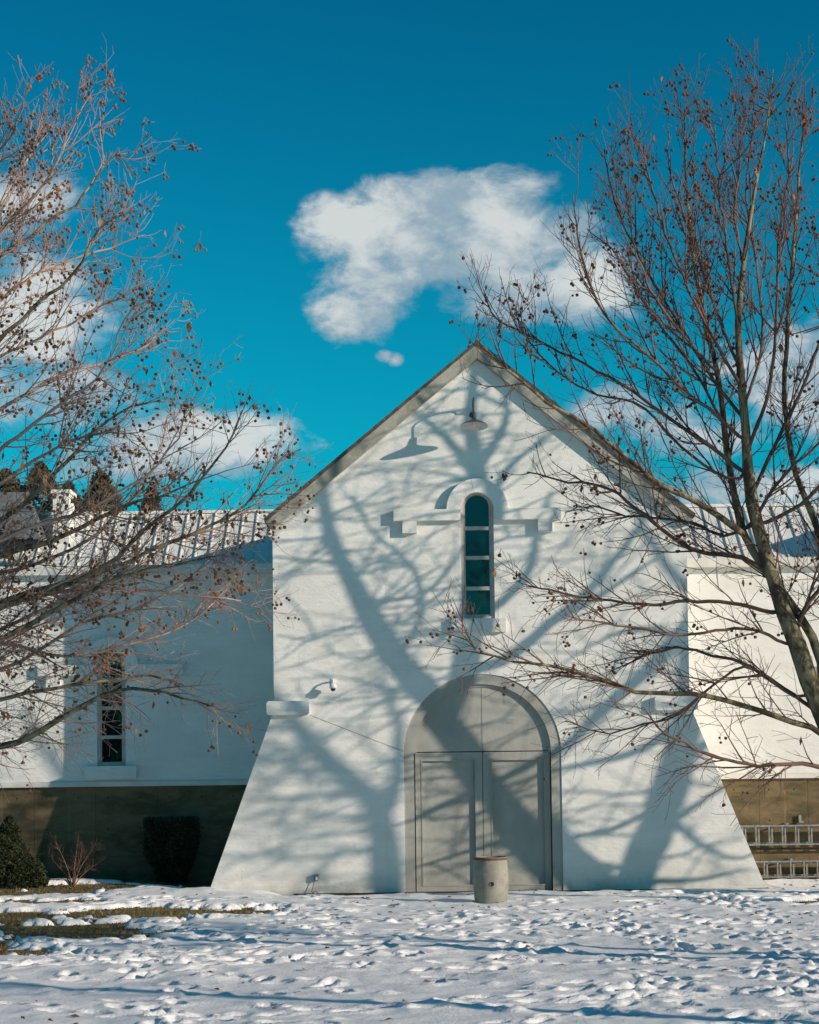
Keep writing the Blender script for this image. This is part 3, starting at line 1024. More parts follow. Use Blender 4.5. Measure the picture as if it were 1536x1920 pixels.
def sprout(P, Rd, rg, spacing, length, nseg, rbase, rtip, up, wander, t0=.12, ang=(28, 62), short=.45, flat=1.0, grav=0.0, drift=None, upz=False):
    """children along every branch of P; vectorised"""
    N, n, _ = P.shape
    L = np.sum(np.linalg.norm(np.diff(P, axis=1), axis=2), axis=1)
    k = np.floor(L * (1 - t0) / spacing + rg.random(N)).astype(int)
    par = np.repeat(np.arange(N), k)
    if len(par) == 0:
        return np.zeros((0, nseg + 1, 3)), np.zeros((0, nseg + 1))
    t = t0 + (1 - t0) * rg.random(len(par)) ** .9
    f = t * (n - 1)
    i = np.minimum(f.astype(int), n - 2)
    w = (f - i)[:, None]
    p = P[par, i] * (1 - w) + P[par, i + 1] * w
    T = unit(P[par, i + 1] - P[par, i])
    r0 = np.minimum(rbase, .75 * (Rd[par, i] * (1 - w[:, 0]) + Rd[par, i + 1] * w[:, 0]))
    rnd = rg.normal(size=(len(par), 3))
    rnd[:, 1] *= flat
    Nn = unit(rnd - T * np.sum(rnd * T, -1, keepdims=True))
    a = np.radians(rg.uniform(ang[0], ang[1], len(par)))[:, None]
    d = np.cos(a) * T + np.sin(a) * Nn
    ln = length * rg.uniform(.45, 1.25, len(par)) * (1 - (1 - short) * t)
    seg = (ln / nseg)[:, None]
    pts = [p]
    uz = np.zeros_like(p)
    uz[:, 2] = up * (np.clip((p[:, 2] - 3.8) / 4.5, .0, 1) * 1.1 - .06 if upz else 1)
    for s in range(nseg):
        d = d + uz + wander * rg.normal(size=d.shape) + np.array([0, 0, -grav])
        if drift is not None:
            d = d + drift
        d = unit(d)
        p = p + d * seg
        pts.append(p)
    Q = np.stack(pts, 1)
    q = np.linspace(0, 1, nseg + 1)[None, :]
    RR = rtip + (np.maximum(r0, rtip)[:, None] - rtip) * (1 - q)
    return Q, RR


ICO_V = ICO_F = None


def ico():
    global ICO_V, ICO_F
    if ICO_V is None:
        g = (1 + 5 ** .5) / 2
        v = np.array([(-1, g, 0), (1, g, 0), (-1, -g, 0), (1, -g, 0), (0, -1, g), (0, 1, g), (0, -1, -g), (0, 1, -g), (g, 0, -1), (g, 0, 1), (-g, 0, -1), (-g, 0, 1)], float)
        ICO_V = unit(v)
        ICO_F = np.array([(0, 11, 5), (0, 5, 1), (0, 1, 7), (0, 7, 10), (0, 10, 11), (1, 5, 9), (5, 11, 4), (11, 10, 2), (10, 7, 6), (7, 1, 8), (3, 9, 4), (3, 4, 2), (3, 2, 6), (3, 6, 8), (3, 8, 9), (4, 9, 5), (2, 4, 11), (6, 2, 10), (8, 6, 7), (9, 8, 1)])
    return ICO_V, ICO_F


def plane_tree(label, trunk, limbs, seed, dens=1.0, up=.10, nballs=600, nleaf=120, lenf=1.0, group='plane trees of the lawn', ball_r=.019, minz_ball=-1, drift=None, twig_r=1.0, l3=True, base=None, twig='twig', ball='ball', d2=1.0, ang1=(28, 62), taper=.9):
    """trunk / limbs: (points, r0, r1); every limb a part, the twigs one crown"""
    rg = np.random.default_rng(seed)
    P0 = np.array(trunk[0], float)
    root = empty('plane_tree', tuple(base if base is not None else (P0[0][0], P0[0][1], 0)), label, 'tree', group)
    n = 26
    allP, allR = [], []
    pt, rd = resample(trunk[0], n, trunk[1], trunk[2], taper)
    rd = rd * (1 + .05 * rg.normal(size=n))
    V, F = tubes(pt[None], rd[None], 12, rg)
    link('trunk', np_mesh('trunk', V, F, M['bark']), root)
    allP.append(pt); allR.append(rd)
    for pts, r0, r1 in limbs:
        ex = np.concatenate([a[3:] for a in allP])
        dd = np.linalg.norm(ex - np.array(pts[0]), axis=1)
        if dd.min() < .9:
            pts = ([ex[dd.argmin()]] if dd.min() > .05 else []) + list(pts)
        p, r_ = resample(pts, n, r0, r1, .85)
        wob = rg.normal(size=(n, 3)) * .010 * np.linspace(.3, 1, n)[:, None]
        wob[0] = 0
        p = p + wob
        V, F = tubes(p[None], r_[None], 8 if r0 > .02 else 6, rg)
        link('limb', np_mesh('limb', V, F, M['bark'] if r0 > .035 else M[twig]), root)
        allP.append(p); allR.append(r_)
    P, Rr = np.array(allP), np.array(allR)
    L1 = sprout(P[1:], Rr[1:], rg, .19 / dens, 1.2 * lenf, 7, .011, .0030 * twig_r, up, .06, t0=.10, short=.5, drift=drift, ang=ang1, upz=l3)
    L1b = sprout(P[:1], Rr[:1], rg, .30 / dens, 1.1 * lenf, 7, .010, .0030 * twig_r, up, .10, t0=.35, short=.6, ang=(40, 80), drift=drift)
    L1P = np.concatenate([L1[0], L1b[0]]); L1R = np.concatenate([L1[1], L1b[1]])
    L2P, L2R = sprout(L1P, L1R, rg, .12 / dens / d2, .50 * lenf, 5, .0052, .0024 * twig_r, up * .9, .09, t0=.12, short=.6, drift=drift, upz=l3)
    L2bP, L2bR = sprout(P[1:], Rr[1:], rg, .16 / dens / d2, .40 * lenf, 5, .005, .0024 * twig_r, up * .7, .12, t0=.15, short=.8, upz=l3)
    parts = [tubes(L1P, L1R * twig_r, 4, rg), tubes(L2P, L2R * twig_r, 3, rg), tubes(L2bP, L2bR * twig_r, 3, rg)]
    if l3:
        L3P, L3R = sprout(np.concatenate([L2P, L2bP]), np.concatenate([L2R, L2bR]), rg, .22 / dens, .15 * lenf, 2, .003, .0020 * twig_r, up * .6, .18, t0=.2, short=.8)
        parts.append(tubes(L3P, L3R * twig_r, 3, rg))
    off, VV, FF = 0, [], []
    for V, F in parts:
        VV.append(V); FF.append(F + off); off += len(V)
    tw = link('crown', np_mesh('crown', np.concatenate(VV), np.concatenate(FF), M[twig]), root)
    tw['kind'] = 'stuff'
    # seed balls on threads from the outer twigs
    tips = np.concatenate([L2P[:, -1], L2P[:, 3], L1P[:, -1], L1P[:, -2]])
    tips = tips[tips[:, 2] > minz_ball]
    if nballs and len(tips):
        wgt = (tips[:, 2] - tips[:, 2].min() + .6) ** 1.0
        sel = tips[rg.choice(len(tips), min(nballs // 2, len(tips)), replace=False, p=wgt / wgt.sum())]
        sel = np.repeat(sel, rg.integers(1, 4, len(sel)), axis=0)
        c = sel + np.stack([rg.normal(0, .03, len(sel)), rg.normal(0, .03, len(sel)), -rg.uniform(.03, .10, len(sel))], -1)
        iv, if_ = ico()
        rr = ball_r * rg.uniform(.75, 1.2, len(c))
        V = (c[:, None, :] + rr[:, None, None] * iv[None]).reshape(-1, 3)
        F = (np.arange(len(c))[:, None, None] * 12 + if_[None]).reshape(-1, 3)
        b = link('seed_balls', np_mesh('seed_balls', V, F, M[ball]), root)
        b['kind'] = 'stuff'
        th = np.stack([sel, c + np.array([0, 0, ball_r * .5])], 1)
        V, F = tubes(th, np.full((len(th), 2), .0014), 3, rg)
        s_ = link('seed_stalks', np_mesh('seed_stalks', V, F, M[twig]), root)
        s_['kind'] = 'stuff'
    if nleaf:
        sel = tips[rg.choice(len(tips), min(nleaf, len(tips)), replace=False)]
        m = len(sel)
        ax = unit(rg.normal(size=(m, 3)) * np.array([1, 1, .3]))
        ln = rg.uniform(.03, .06, m)[:, None]
        dn = np.array([0, 0, -1.0])
        bx = unit(np.cross(ax, dn))
        V = np.stack([sel, sel + dn * ln + ax * ln * .6, sel + dn * ln * 2 + bx * .01, sel + dn * ln - ax * ln * .5], 1).reshape(-1, 3)
        F = (np.arange(m)[:, None, None] * 4 + np.array([[0, 1, 2], [0, 2, 3]])[None]).reshape(-1, 3)
        l = link('dead_leaves', np_mesh('dead_leaves', V, F, M['leaf2'], False), root)
        l['kind'] = 'stuff'
    return root


def limb_px(pts, y0, y1, w0, w1):
    """a limb through these lines of sight, leaving at distance y0 and ending at y1; widths in photo pixels"""
    n = len(pts)
    out = []
    for i, (x, y) in enumerate(pts):
        f = i / (n - 1)
        out.append(at(x, y, y0 + (y1 - y0) * f ** 1.3))
    return (out, w0 / 2 / FPX * y0, w1 / 2 / FPX * y1)


D = 21.0
trunk_r = limb_px([(1725, 1802), (1650, 1600), (1580, 1430), (1520, 1285), (1492, 1200), (1463, 1130), (1440, 1050), (1418, 980), (1404, 900), (1398, 800), (1388, 690), (1384, 600), (1396, 480), (1420, 330), (1438, 240), (1449, 130)], D, D, 54, 2.2)
limbs_r = [limb_px(p, D, D + dy, a * .86, b) for p, dy, a, b in [
    ([(1545, 1340), (1536, 1225), (1475, 1120), (1425, 1055), (1398, 1010), (1380, 950), (1368, 880), (1356, 780), (1345, 700), (1322, 600), (1300, 470), (1287, 340), (1284, 205)], .6, 22, 2.2),
    ([(1392, 1000), (1350, 968), (1295, 935), (1240, 910), (1180, 862), (1105, 800), (1040, 762), (1000, 735), (960, 700), (925, 670), (888, 635)], -1.2, 15, 3),
    ([(1440, 1148), (1385, 1132), (1300, 1128), (1200, 1132), (1100, 1120), (1020, 1105), (985, 1098)], .9, 10, 2.5),
    ([(1468, 1205), (1430, 1186), (1380, 1178), (1280, 1190), (1200, 1178), (1110, 1166), (1060, 1150)], -1.3, 8, 2.5),
    ([(1590, 1440), (1536, 1370), (1480, 1352), (1400, 1325), (1350, 1310), (1300, 1302), (1210, 1300), (1150, 1285), (1090, 1265), (1040, 1250), (960, 1240), (890, 1215), (850, 1165)], -1.0, 15, 2.5),
    ([(1560, 1360), (1510, 1318), (1440, 1272), (1390, 1242), (1340, 1230), (1280, 1215), (1220, 1225), (1170, 1250)], 1.2, 11, 2.5),
    ([(1428, 1068), (1395, 1045), (1350, 1040), (1300, 1030), (1250, 1000), (1180, 942), (1130, 912), (1050, 900), (990, 885)], .8, 12, 2.5),
    ([(1415, 985), (1360, 1005), (1310, 985), (1250, 972), (1180, 968), (1110, 950), (1060, 960)], 1.4, 8, 2),
    ([(1640, 1500), (1560, 1448), (1500, 1432), (1430, 1436), (1390, 1430), (1325, 1414), (1280, 1392), (1240, 1372), (1210, 1330)], -.8, 13, 2.5),
    ([(1530, 1290), (1490, 1306), (1400, 1250), (1330, 1290), (1270, 1340), (1200, 1360), (1130, 1375), (1060, 1350)], .4, 8, 2),
    ([(1490, 1195), (1510, 1140), (1540, 1100), (1600, 1000), (1640, 880)], -.5, 12, 3),
    ([(1570, 1395), (1580, 1300), (1560, 1150), (1536, 1010), (1500, 910), (1482, 850), (1470, 740), (1478, 600), (1490, 430), (1502, 290), (1512, 190)], 1.5, 19, 2.2),
    ([(1416, 975), (1440, 930), (1480, 880), (1536, 830), (1620, 740)], -.9, 9, 2.5),
    ([(1402, 890), (1330, 835), (1250, 780), (1180, 730), (1110, 690), (1040, 655), (970, 620), (925, 590), (905, 545)], .7, 10, 2),
    ([(1400, 830), (1340, 775), (1285, 735), (1210, 660), (1150, 610), (1110, 540), (1085, 450), (1075, 365)], -.8, 9, 2),
    ([(1398, 790), (1340, 715), (1275, 610), (1215, 510), (1165, 410), (1140, 330), (1133, 280)], 1.0, 9, 2),
    ([(1392, 730), (1340, 640), (1290, 540), (1245, 430), (1215, 320), (1200, 265)], -1.2, 8, 2),
    ([(1388, 690), (1345, 590), (1310, 480), (1275, 380), (1255, 310), (1251, 240)], .5, 8, 2),
    ([(1384, 620), (1368, 500), (1352, 380), (1345, 310), (1339, 225)], -1.2, 7, 2),
    ([(1392, 500), (1378, 400), (1385, 320), (1391, 225)], 1.2, 6, 2),
    ([(1400, 850), (1440, 740), (1455, 600), (1460, 450), (1476, 320), (1475, 225)], -1.4, 9, 2),
    ([(1410, 930), (1470, 800), (1520, 690), (1560, 540), (1580, 380), (1590, 250)], .8, 10, 2),
    ([(1420, 985), (1510, 940), (1570, 860), (1640, 700), (1680, 500)], -1.5, 10, 2),
    ([(1396, 760), (1430, 640), (1420, 500), (1400, 380), (1408, 270), (1414, 185)], 1.6, 7, 2),
    ([(1360, 800), (1300, 690), (1230, 600), (1180, 520), (1150, 470), (1100, 430)], 1.8, 7, 2),
    ([(1345, 700), (1290, 640), (1230, 560), (1190, 460), (1180, 370)], -1.6, 7, 2),
    ([(1375, 900), (1290, 850), (1200, 760), (1120, 740), (1050, 700), (990, 640), (975, 590)], 1.5, 7, 2),
]]
plane_tree('tall bare plane tree with seed balls at the right edge, its trunk leaning left', trunk_r, limbs_r, 5, dens=1.05, nballs=1800, nleaf=60, ball_r=.0195, up=.17, ang1=(18, 52), taper=1.25)

DL = 20.0
trunk_l = limb_px([(-330, 1830), (-300, 1600), (-280, 1350), (-250, 1100), (-230, 850), (-190, 600), (-150, 350), (-120, 180)], DL, DL, 70, 4)
limbs_l = [limb_px(p, DL, DL + dy, a, b) for p, dy, a, b in [
    ([(-295, 1560), (-150, 1440), (0, 1400), (44, 1388), (85, 1364), (135, 1337), (183, 1310), (244, 1293), (330, 1306), (400, 1326)], -.8, 20, 2.5),
    ([(-290, 1450), (-120, 1350), (0, 1313), (85, 1293), (152, 1283), (244, 1271), (298, 1266), (350, 1290)], 1.0, 14, 2.5),
    ([(-280, 1380), (-120, 1265), (0, 1200), (68, 1164), (129, 1130), (156, 1117), (240, 1075), (330, 1060), (420, 1040)], -1.2, 17, 2.5),
    ([(-280, 1340), (-120, 1190), (0, 1140), (50, 1120), (112, 1110), (200, 1100), (300, 1110), (400, 1120), (450, 1125)], .7, 11, 2.5),
    ([(-285, 1400), (-100, 1240), (0, 1208), (102, 1228), (160, 1228), (240, 1210), (330, 1180), (400, 1130), (440, 1080)], 1.4, 10, 2),
    ([(-260, 1200), (-120, 1090), (0, 1043), (44, 1028), (110, 1010), (219, 955), (290, 935), (370, 900)], -.6, 17, 2.5),
    ([(-250, 1150), (-100, 1040), (0, 977), (36, 951), (87, 904), (117, 875), (175, 809), (230, 770), (300, 750)], .9, 15, 2.5),
    ([(-262, 1260), (-60, 1160), (120, 1100), (211, 1053), (248, 1013), (302, 970), (350, 933), (394, 879), (434, 828), (455, 770)], -1.3, 15, 2.5),
    ([(-265, 1280), (0, 1130), (175, 1079), (292, 1028), (375, 995), (456, 951), (510, 882), (545, 850), (565, 842)], .5, 13, 2.5),
    ([(-265, 1290), (0, 1180), (150, 1110), (260, 1060), (330, 1010), (420, 985), (500, 930), (540, 900)], 1.5, 9, 2),
    ([(-255, 1180), (-60, 1090), (60, 1060), (170, 1010), (250, 930), (290, 870), (310, 800), (318, 770)], 1.6, 10, 2),
    ([(-240, 980), (-120, 800), (-20, 660), (40, 600), (80, 560), (117, 534), (156, 487), (180, 432), (235, 400)], -.7, 15, 2.2),
    ([(-235, 900), (-110, 640), (0, 479), (52, 450), (99, 406), (140, 385), (182, 333), (213, 281), (245, 335)], .8, 13, 2),
    ([(-220, 800), (-110, 580), (0, 432), (47, 385), (88, 339), (115, 281), (133, 240), (148, 205)], -1.0, 12, 2),
    ([(-200, 680), (-90, 500), (0, 391), (26, 346), (50, 302), (68, 262), (73, 228)], 1.1, 11, 2),
    ([(-170, 480), (-80, 380), (-20, 300), (16, 262), (36, 220), (46, 185)], -.5, 9, 2),
    ([(-245, 1020), (-80, 830), (40, 745), (120, 700), (200, 680), (270, 650), (300, 620)], 1.5, 11, 2),
    ([(-245, 1050), (-60, 900), (30, 820), (110, 760), (190, 700), (230, 610), (260, 560)], -1.6, 11, 2),
    ([(-240, 950), (-70, 720), (60, 640), (150, 600), (210, 560), (280, 580)], .3, 9, 2),
    ([(-235, 900), (-80, 640), (30, 540), (100, 500), (190, 470), (270, 440)], 1.8, 9, 2),
    ([(-250, 1100), (-60, 960), (40, 880), (130, 830), (220, 800), (270, 720)], 0, 10, 2),
    ([(-270, 1300), (-90, 1080), (30, 1000), (150, 960), (260, 900), (330, 830), (350, 760)], -1.8, 11, 2),
    ([(-280, 1420), (-100, 1290), (40, 1240), (150, 1170), (260, 1140), (360, 1080), (430, 1000)], 1.9, 10, 2),
]]
plane_tree('wide bare plane tree thick with seed balls reaching in at the left edge', trunk_l, limbs_l, 9, dens=1.12, nballs=4300, nleaf=200, drift=np.array([.03, 0, .0]), ball_r=.0180, twig_r=.9, up=.12, ang1=(22, 56), twig='twig_pale', ball='ball_pale')


# two more of the row stand past the right edge; their shadows cross the white gable
def sidelong(rg, spine, n, t, ylo, yhi, left, right, w):
    """long level boughs: pixel paths of their shadows, from points of the spine"""
    ys = np.array([p[1] for p in spine], float); xs_ = np.array([p[0] for p in spine], float)
    o = np.argsort(ys)
    out = []
    for i in range(n):
        y = ylo + (yhi - ylo) * (i + rg.random()) / n
        x = np.interp(y, ys[o], xs_[o])
        sd = -1 if rg.random() < left / (left + right) else 1
        L = (left if sd < 0 else right) * rg.uniform(.5, 1.15)
        k = rg.uniform(-.05, .22) * (1 if sd < 0 else -1)
        bow = rg.normal(0, 14)
        pts = [(x + sd * L * f, y + k * L * f + bow * math.sin(f * 3.1) + rg.normal(0, 4) * f) for f in (0, .2, .4, .6, .8, 1)]
        out.append(lift(pts, t, t + rg.uniform(-1.2, 1.2), w * rg.uniform(.7, 1.3), 4))
    return out


def lift(pts, t0, t1, w0, w1):
    """limb whose shadow on the gable runs through these pixels of it: moved t metres from the wall towards the sun"""
    n = len(pts)
    out = []
    for i, (x, y) in enumerate(pts):
        out.append(at(x, y, YW) + SUN * (t0 + (t1 - t0) * i / (n - 1)))
    k = .01 * .5 * .54
    return (out, w0 * k, w1 * k)


T0 = 5.8
foot = at(1120, 1676, YW) + SUN * T0
trunk1 = lift([(1120, 1672), (1060, 1610), (1005, 1550), (950, 1480), (890, 1400), (840, 1335), (790, 1290), (740, 1230), (690, 1150), (655, 1080), (625, 1020), (610, 960), (605, 880), (640, 790)], T0, T0 + .8, 78, 10)
trunk1 = ([np.array([foot[0] + .5, foot[1], -.1]), np.array([foot[0] + .25, foot[1], 2.4])] + trunk1[0], trunk1[1] * 1.25, trunk1[2])
limbs1 = [lift(p, T0 + a, T0 + b, w, v) for p, a, b, w, v in [
    ([(850, 1345), (868, 1270), (880, 1180), (895, 1060), (902, 940), (890, 860), (880, 800), (886, 720), (880, 670)], 0, -.8, 62, 14),
    ([(900, 905), (850, 835), (800, 790), (760, 755)], -.5, -.9, 26, 6), ([(893, 880), (935, 820), (950, 775), (945, 725)], -.5, -.2, 26, 8),
    ([(900, 960), (960, 870), (1000, 840), (1045, 800)], -.3, .6, 24, 6), ([(880, 1170), (950, 1120), (995, 1060), (1010, 990), (1035, 920)], -.2, .8, 30, 8),
    ([(870, 1260), (950, 1235), (1040, 1160), (1110, 1100), (1190, 1000), (1240, 930)], 0, 1.0, 40, 9), ([(1040, 1165), (1120, 1120), (1210, 1060), (1280, 1010)], .4, 1.2, 22, 6),
    ([(745, 1240), (790, 1150), (770, 1060), (700, 1000), (660, 930)], .1, -.8, 15, 5), ([(690, 1150), (760, 1100), (830, 1060)], .3, -.6, 14, 4),
    ([(655, 1085), (720, 1050), (790, 1070)], .4, 1.2, 12, 4), ([(625, 1020), (560, 1060), (515, 1105)], .5, 1.0, 14, 4), ([(612, 970), (680, 940), (740, 900)], .6, 0, 12, 4),
    ([(608, 930), (560, 960), (500, 1010)], .6, 1.4, 13, 4), ([(610, 960), (570, 900), (540, 850)], .6, 1.2, 15, 5), ([(790, 1290), (720, 1290), (640, 1270), (540, 1275)], .1, 1.0, 11, 4),
    ([(700, 1170), (640, 1180), (580, 1200), (520, 1190)], .2, -.8, 10, 4), ([(950, 1480), (870, 1500), (800, 1530), (700, 1560)], 0, .9, 20, 6), ([(1010, 1560), (900, 1590), (780, 1625)], 0, -.8, 18, 5),
]]
spine1 = [(1060, 1610), (1005, 1550), (950, 1480), (890, 1400), (840, 1335), (790, 1290), (740, 1230), (690, 1150), (655, 1080), (625, 1020), (610, 960)]
rg_s = np.random.default_rng(61)
limbs1 += sidelong(rg_s, spine1, 24, T0 + .2, 960, 1600, 200, 150, 9)
limbs1 += sidelong(rg_s, [(868, 1270), (880, 1180), (895, 1060), (902, 940), (890, 860), (880, 720)], 20, T0 - .3, 720, 1220, 200, 190, 9)
plane_tree('big bare plane tree past the right edge whose trunk shadow crosses the doors', trunk1, limbs1, 15, dens=.22, nballs=150, nleaf=0, lenf=1.6, twig_r=1.5, up=.03, d2=1.2, l3=False, base=(foot[0] + .5, foot[1], 0))

T1 = 7.2
foot = at(1180, 1680, YW) + SUN * T1
trunk2 = lift([(1180, 1678), (1215, 1590), (1248, 1500), (1272, 1420), (1290, 1340), (1300, 1200), (1320, 1050), (1330, 900)], T1, T1, 98, 22)
trunk2 = ([np.array([foot[0] + .1, foot[1], -.1]), np.array([foot[0], foot[1], 3.0])] + trunk2[0], trunk2[1] * 1.15, trunk2[2])
limbs2 = [lift(p, T1 + a, T1 + b, w, v) for p, a, b, w, v in [
    ([(1310, 1150), (1220, 1250), (1130, 1330), (1060, 1400), (970, 1450), (880, 1490), (790, 1530)], 0, -1.0, 44, 12),
    ([(1290, 1340), (1230, 1390), (1160, 1420), (1060, 1440), (960, 1470)], 0, 1.0, 34, 8), ([(1250, 1500), (1160, 1550), (1060, 1570), (940, 1580)], 0, -.8, 24, 6),
    ([(1225, 1570), (1290, 1520), (1350, 1480), (1400, 1440)], 0, .8, 26, 8), ([(1240, 1520), (1310, 1580), (1380, 1610), (1440, 1590)], 0, -.6, 22, 8),
    ([(1300, 1220), (1230, 1180), (1150, 1190), (1060, 1240)], 0, -.9, 22, 6), ([(1310, 1120), (1250, 1060), (1200, 980), (1170, 900)], 0, .9, 26, 8),
    ([(1200, 1640), (1120, 1620), (1040, 1640)], 0, .5, 22, 8), ([(1195, 1650), (1300, 1650), (1400, 1630)], 0, -.5, 24, 8), ([(1275, 1430), (1340, 1380), (1400, 1300), (1450, 1200)], 0, .6, 30, 8),
]]
limbs2 += sidelong(rg_s, [(1180, 1678), (1215, 1590), (1248, 1500), (1272, 1420), (1290, 1340), (1300, 1200), (1320, 1050)], 16, T1 + .2, 1060, 1660, 260, 170, 11)
plane_tree('stout bare plane tree past the right edge shading the right buttress', trunk2, limbs2, 17, dens=.21, nballs=100, nleaf=0, lenf=1.6, twig_r=1.5, up=.03, d2=1.2, l3=False, base=(foot[0] + .1, foot[1], 0))

T2 = 10.5
foot = at(726, 1684, YW) + SUN * T2
trunk3 = lift([(726, 1682), (722, 1600), (712, 1530), (690, 1490), (640, 1450), (590, 1400), (548, 1350), (515, 1310), (470, 1250), (430, 1170)], T2, T2 + .8, 72, 14)
trunk3 = ([np.array([foot[0] + .1, foot[1], -.1]), np.array([foot[0], foot[1], 3.2])] + trunk3[0], trunk3[1] * 1.4, trunk3[2])
limbs3 = [lift(p, T2 + a, T2 + b, w, v) for p, a, b, w, v in [
    ([(715, 1540), (740, 1480), (748, 1420), (742, 1340), (700, 1250)], 0, -.6, 34, 8), ([(745, 1440), (690, 1400), (680, 1350), (710, 1320)], -.2, -.6, 14, 5),
    ([(712, 1540), (620, 1530), (540, 1520), (430, 1540)], 0, .8, 16, 5), ([(722, 1600), (640, 1600), (560, 1610), (450, 1600)], 0, -.6, 14, 5), ([(640, 1450), (560, 1450), (480, 1470)], .3, 1.0, 14, 5),
    ([(724, 1650), (660, 1640), (620, 1645), (560, 1650)], 0, .6, 9, 4), ([(590, 1400), (640, 1370), (700, 1360)], .4, -.4, 12, 4), ([(690, 1490), (610, 1490), (500, 1500), (440, 1490)], .1, -1, 13, 5),
]]
limbs3 += sidelong(rg_s, [(726, 1682), (722, 1600), (712, 1530), (690, 1490), (640, 1450), (590, 1400), (548, 1350), (515, 1310)], 20, T2 + .3, 1330, 1660, 270, 60, 10)
plane_tree('slender bare plane tree farthest past the right edge shading the left buttress', trunk3, limbs3, 19, dens=.24, nballs=100, nleaf=0, lenf=1.7, twig_r=1.5, up=.03, d2=1.2, l3=False, base=(foot[0] + .1, foot[1], 0))


def shade_tree(label, bx, by, zlo, zhi, top, seed):
    """unseen tree added so its crown shades the lower half of a tree in view"""
    rg = np.random.default_rng(seed)
    b = np.array([bx, by, 0.0])
    tr = ([b + (0, 0, -.1), b + (.05, 0, 2.2), b + (-.1, .1, .48 * top), b + (.1, 0, .73 * top), b + (.05, .1, top)], .012 * top, .02)
    lb = []
    for i in range(26):
        z = zlo + (zhi - zlo) * (i + rg.random()) / 26
        a = i * 2.4 + rg.normal(0, .3)
        L = (3.3 - .28 * (z - zlo)) * rg.uniform(.75, 1.1)
        p = [b + (0, 0, z), b + (.4 * L * math.cos(a), .4 * L * math.sin(a), z + .22 * L), b + (L * math.cos(a), L * math.sin(a), z + .5 * L)]
        lb.append((p, .045, .006))
    plane_tree(label, tr, lb, seed, dens=1.0, nballs=100, nleaf=0, lenf=1.2, twig_r=1.8, l3=False)


shade_tree('round crowned bare plane tree out of view shading the right edge tree', 13.8, 17.4, 4.8, 9.2, 10.8, 23)
shade_tree('lofty bare plane tree added out of view to shade the left edge tree', 18.8, 8.0, 8.8, 13.4, 15.0, 29)


# ------------------------------------------------------------------ shrubs and far conifers
def leafy(name, label, cat, loc, shape, n, size, m, seed, stem=None, group=None):
    """many small leaf faces through a volume; shape(u) -> (n,3) points for random u, thicker outside"""
    rg = np.random.default_rng(seed)
    root = empty(name, loc, label, cat, group)
    c = shape(rg, n) + np.array(loc)
    d = unit(rg.normal(size=(n, 3)))
    e = unit(np.cross(d, rg.normal(size=(n, 3))))
    s = size * rg.uniform(.6, 1.4, n)[:, None]
    V = np.stack([c - d * s, c + e * s * .45, c + d * s, c - e * s * .45], 1).reshape(-1, 3)
    F = np.arange(4 * n).reshape(-1, 4)
    o = link('foliage', np_mesh('foliage', V, F, m, False), root)
    o['kind'] = 'stuff'
    if stem:
        MB().tube(stem[0], stem[1], 7).build('trunk', M['bark'], root, True)
    return root


def cone_shape(h, r, lump=.25, z0=.05, seed=1, pw=.9):
    def f(rg, n):
        z = rg.random(n) ** 1.25
        a = rg.random(n) * 6.283
        rr = r * (1 - z) ** pw * (1 + lump * np.sin(a * 3 + z * 17 + seed) * np.cos(z * 23 + a * 2) + lump * .6 * rg.normal(size=n) * .5)
        q = rr * (.55 + .45 * rg.random(n) ** .4)
        return np.stack([q * np.cos(a), q * np.sin(a), z0 + z * h], -1)
    return f


def yew_shape(rg, n):
    z = rg.random(n)
    a = rg.random(n) * 6.283
    q = rg.random(n) ** .25
    rx = (.30 + .24 * smooth(.0, .55, z)) * (1 + .06 * np.sin(a * 5 + z * 9))
    sx = np.sign(np.cos(a)) * np.abs(np.cos(a)) ** .85
    sy = np.sign(np.sin(a)) * np.abs(np.sin(a)) ** .85
    p = np.stack([q * rx * sx, q * rx * sy * .65, .02 + 1.26 * z], -1)
    k = rg.random(n) < .06
    p[k] += rg.normal(0, .05, (k.sum(), 3)) * np.array([1, 1, .7])
    return p


def mound_shape(rg, n):
    k = rg.integers(0, 5, n)
    cx = np.array([-.5, -.1, .28, .1, .45])[k]
    cz = np.array([.35, .5, .28, .2, .15])[k]
    rr = np.array([.42, .5, .36, .34, .22])[k]
    d = unit(rg.normal(size=(n, 3)))
    q = rr * (.6 + .4 * rg.random(n) ** .5)
    p = d * q[:, None] + np.stack([cx, 0 * cx, cz], -1)
    p[:, 2] = np.abs(p[:, 2])
    return p


p = at(18, 1642, 36.3)
leafy('evergreen_shrub', 'pointed dark evergreen shrub at the far left before the concrete wall', 'shrub', (p[0], 36.3, .16), cone_shape(1.36, .52, .22, .0, 2, .62), 9000, .028, M['ever'], 3,
      ([(p[0], 36.3, .1), (p[0], 36.3, .9)], [.03, .015]), 'evergreen shrubs along the left wall')
p = at(60, 1640, 36.0)
leafy('evergreen_shrub', 'low spreading evergreen shrub beside the pointed one at far left', 'shrub', (p[0] - .35, 36.0, .12), mound_shape, 8000, .026, M['ever'], 4,
      ([(p[0] - .35, 36.0, .05), (p[0] - .35, 36.0, .5)], [.025, .012]), 'evergreen shrubs along the left wall')
p = at(322, 1650, 36.75)
leafy('clipped_yew', 'flat topped clipped dark yew in the shade left of the gable', 'shrub', (p[0], 36.75, .17), yew_shape, 15000, .026, M['ever'], 6,
      ([(p[0], 36.75, .05), (p[0], 36.75, 1.0)], [.05, .03]), 'evergreen shrubs along the left wall')


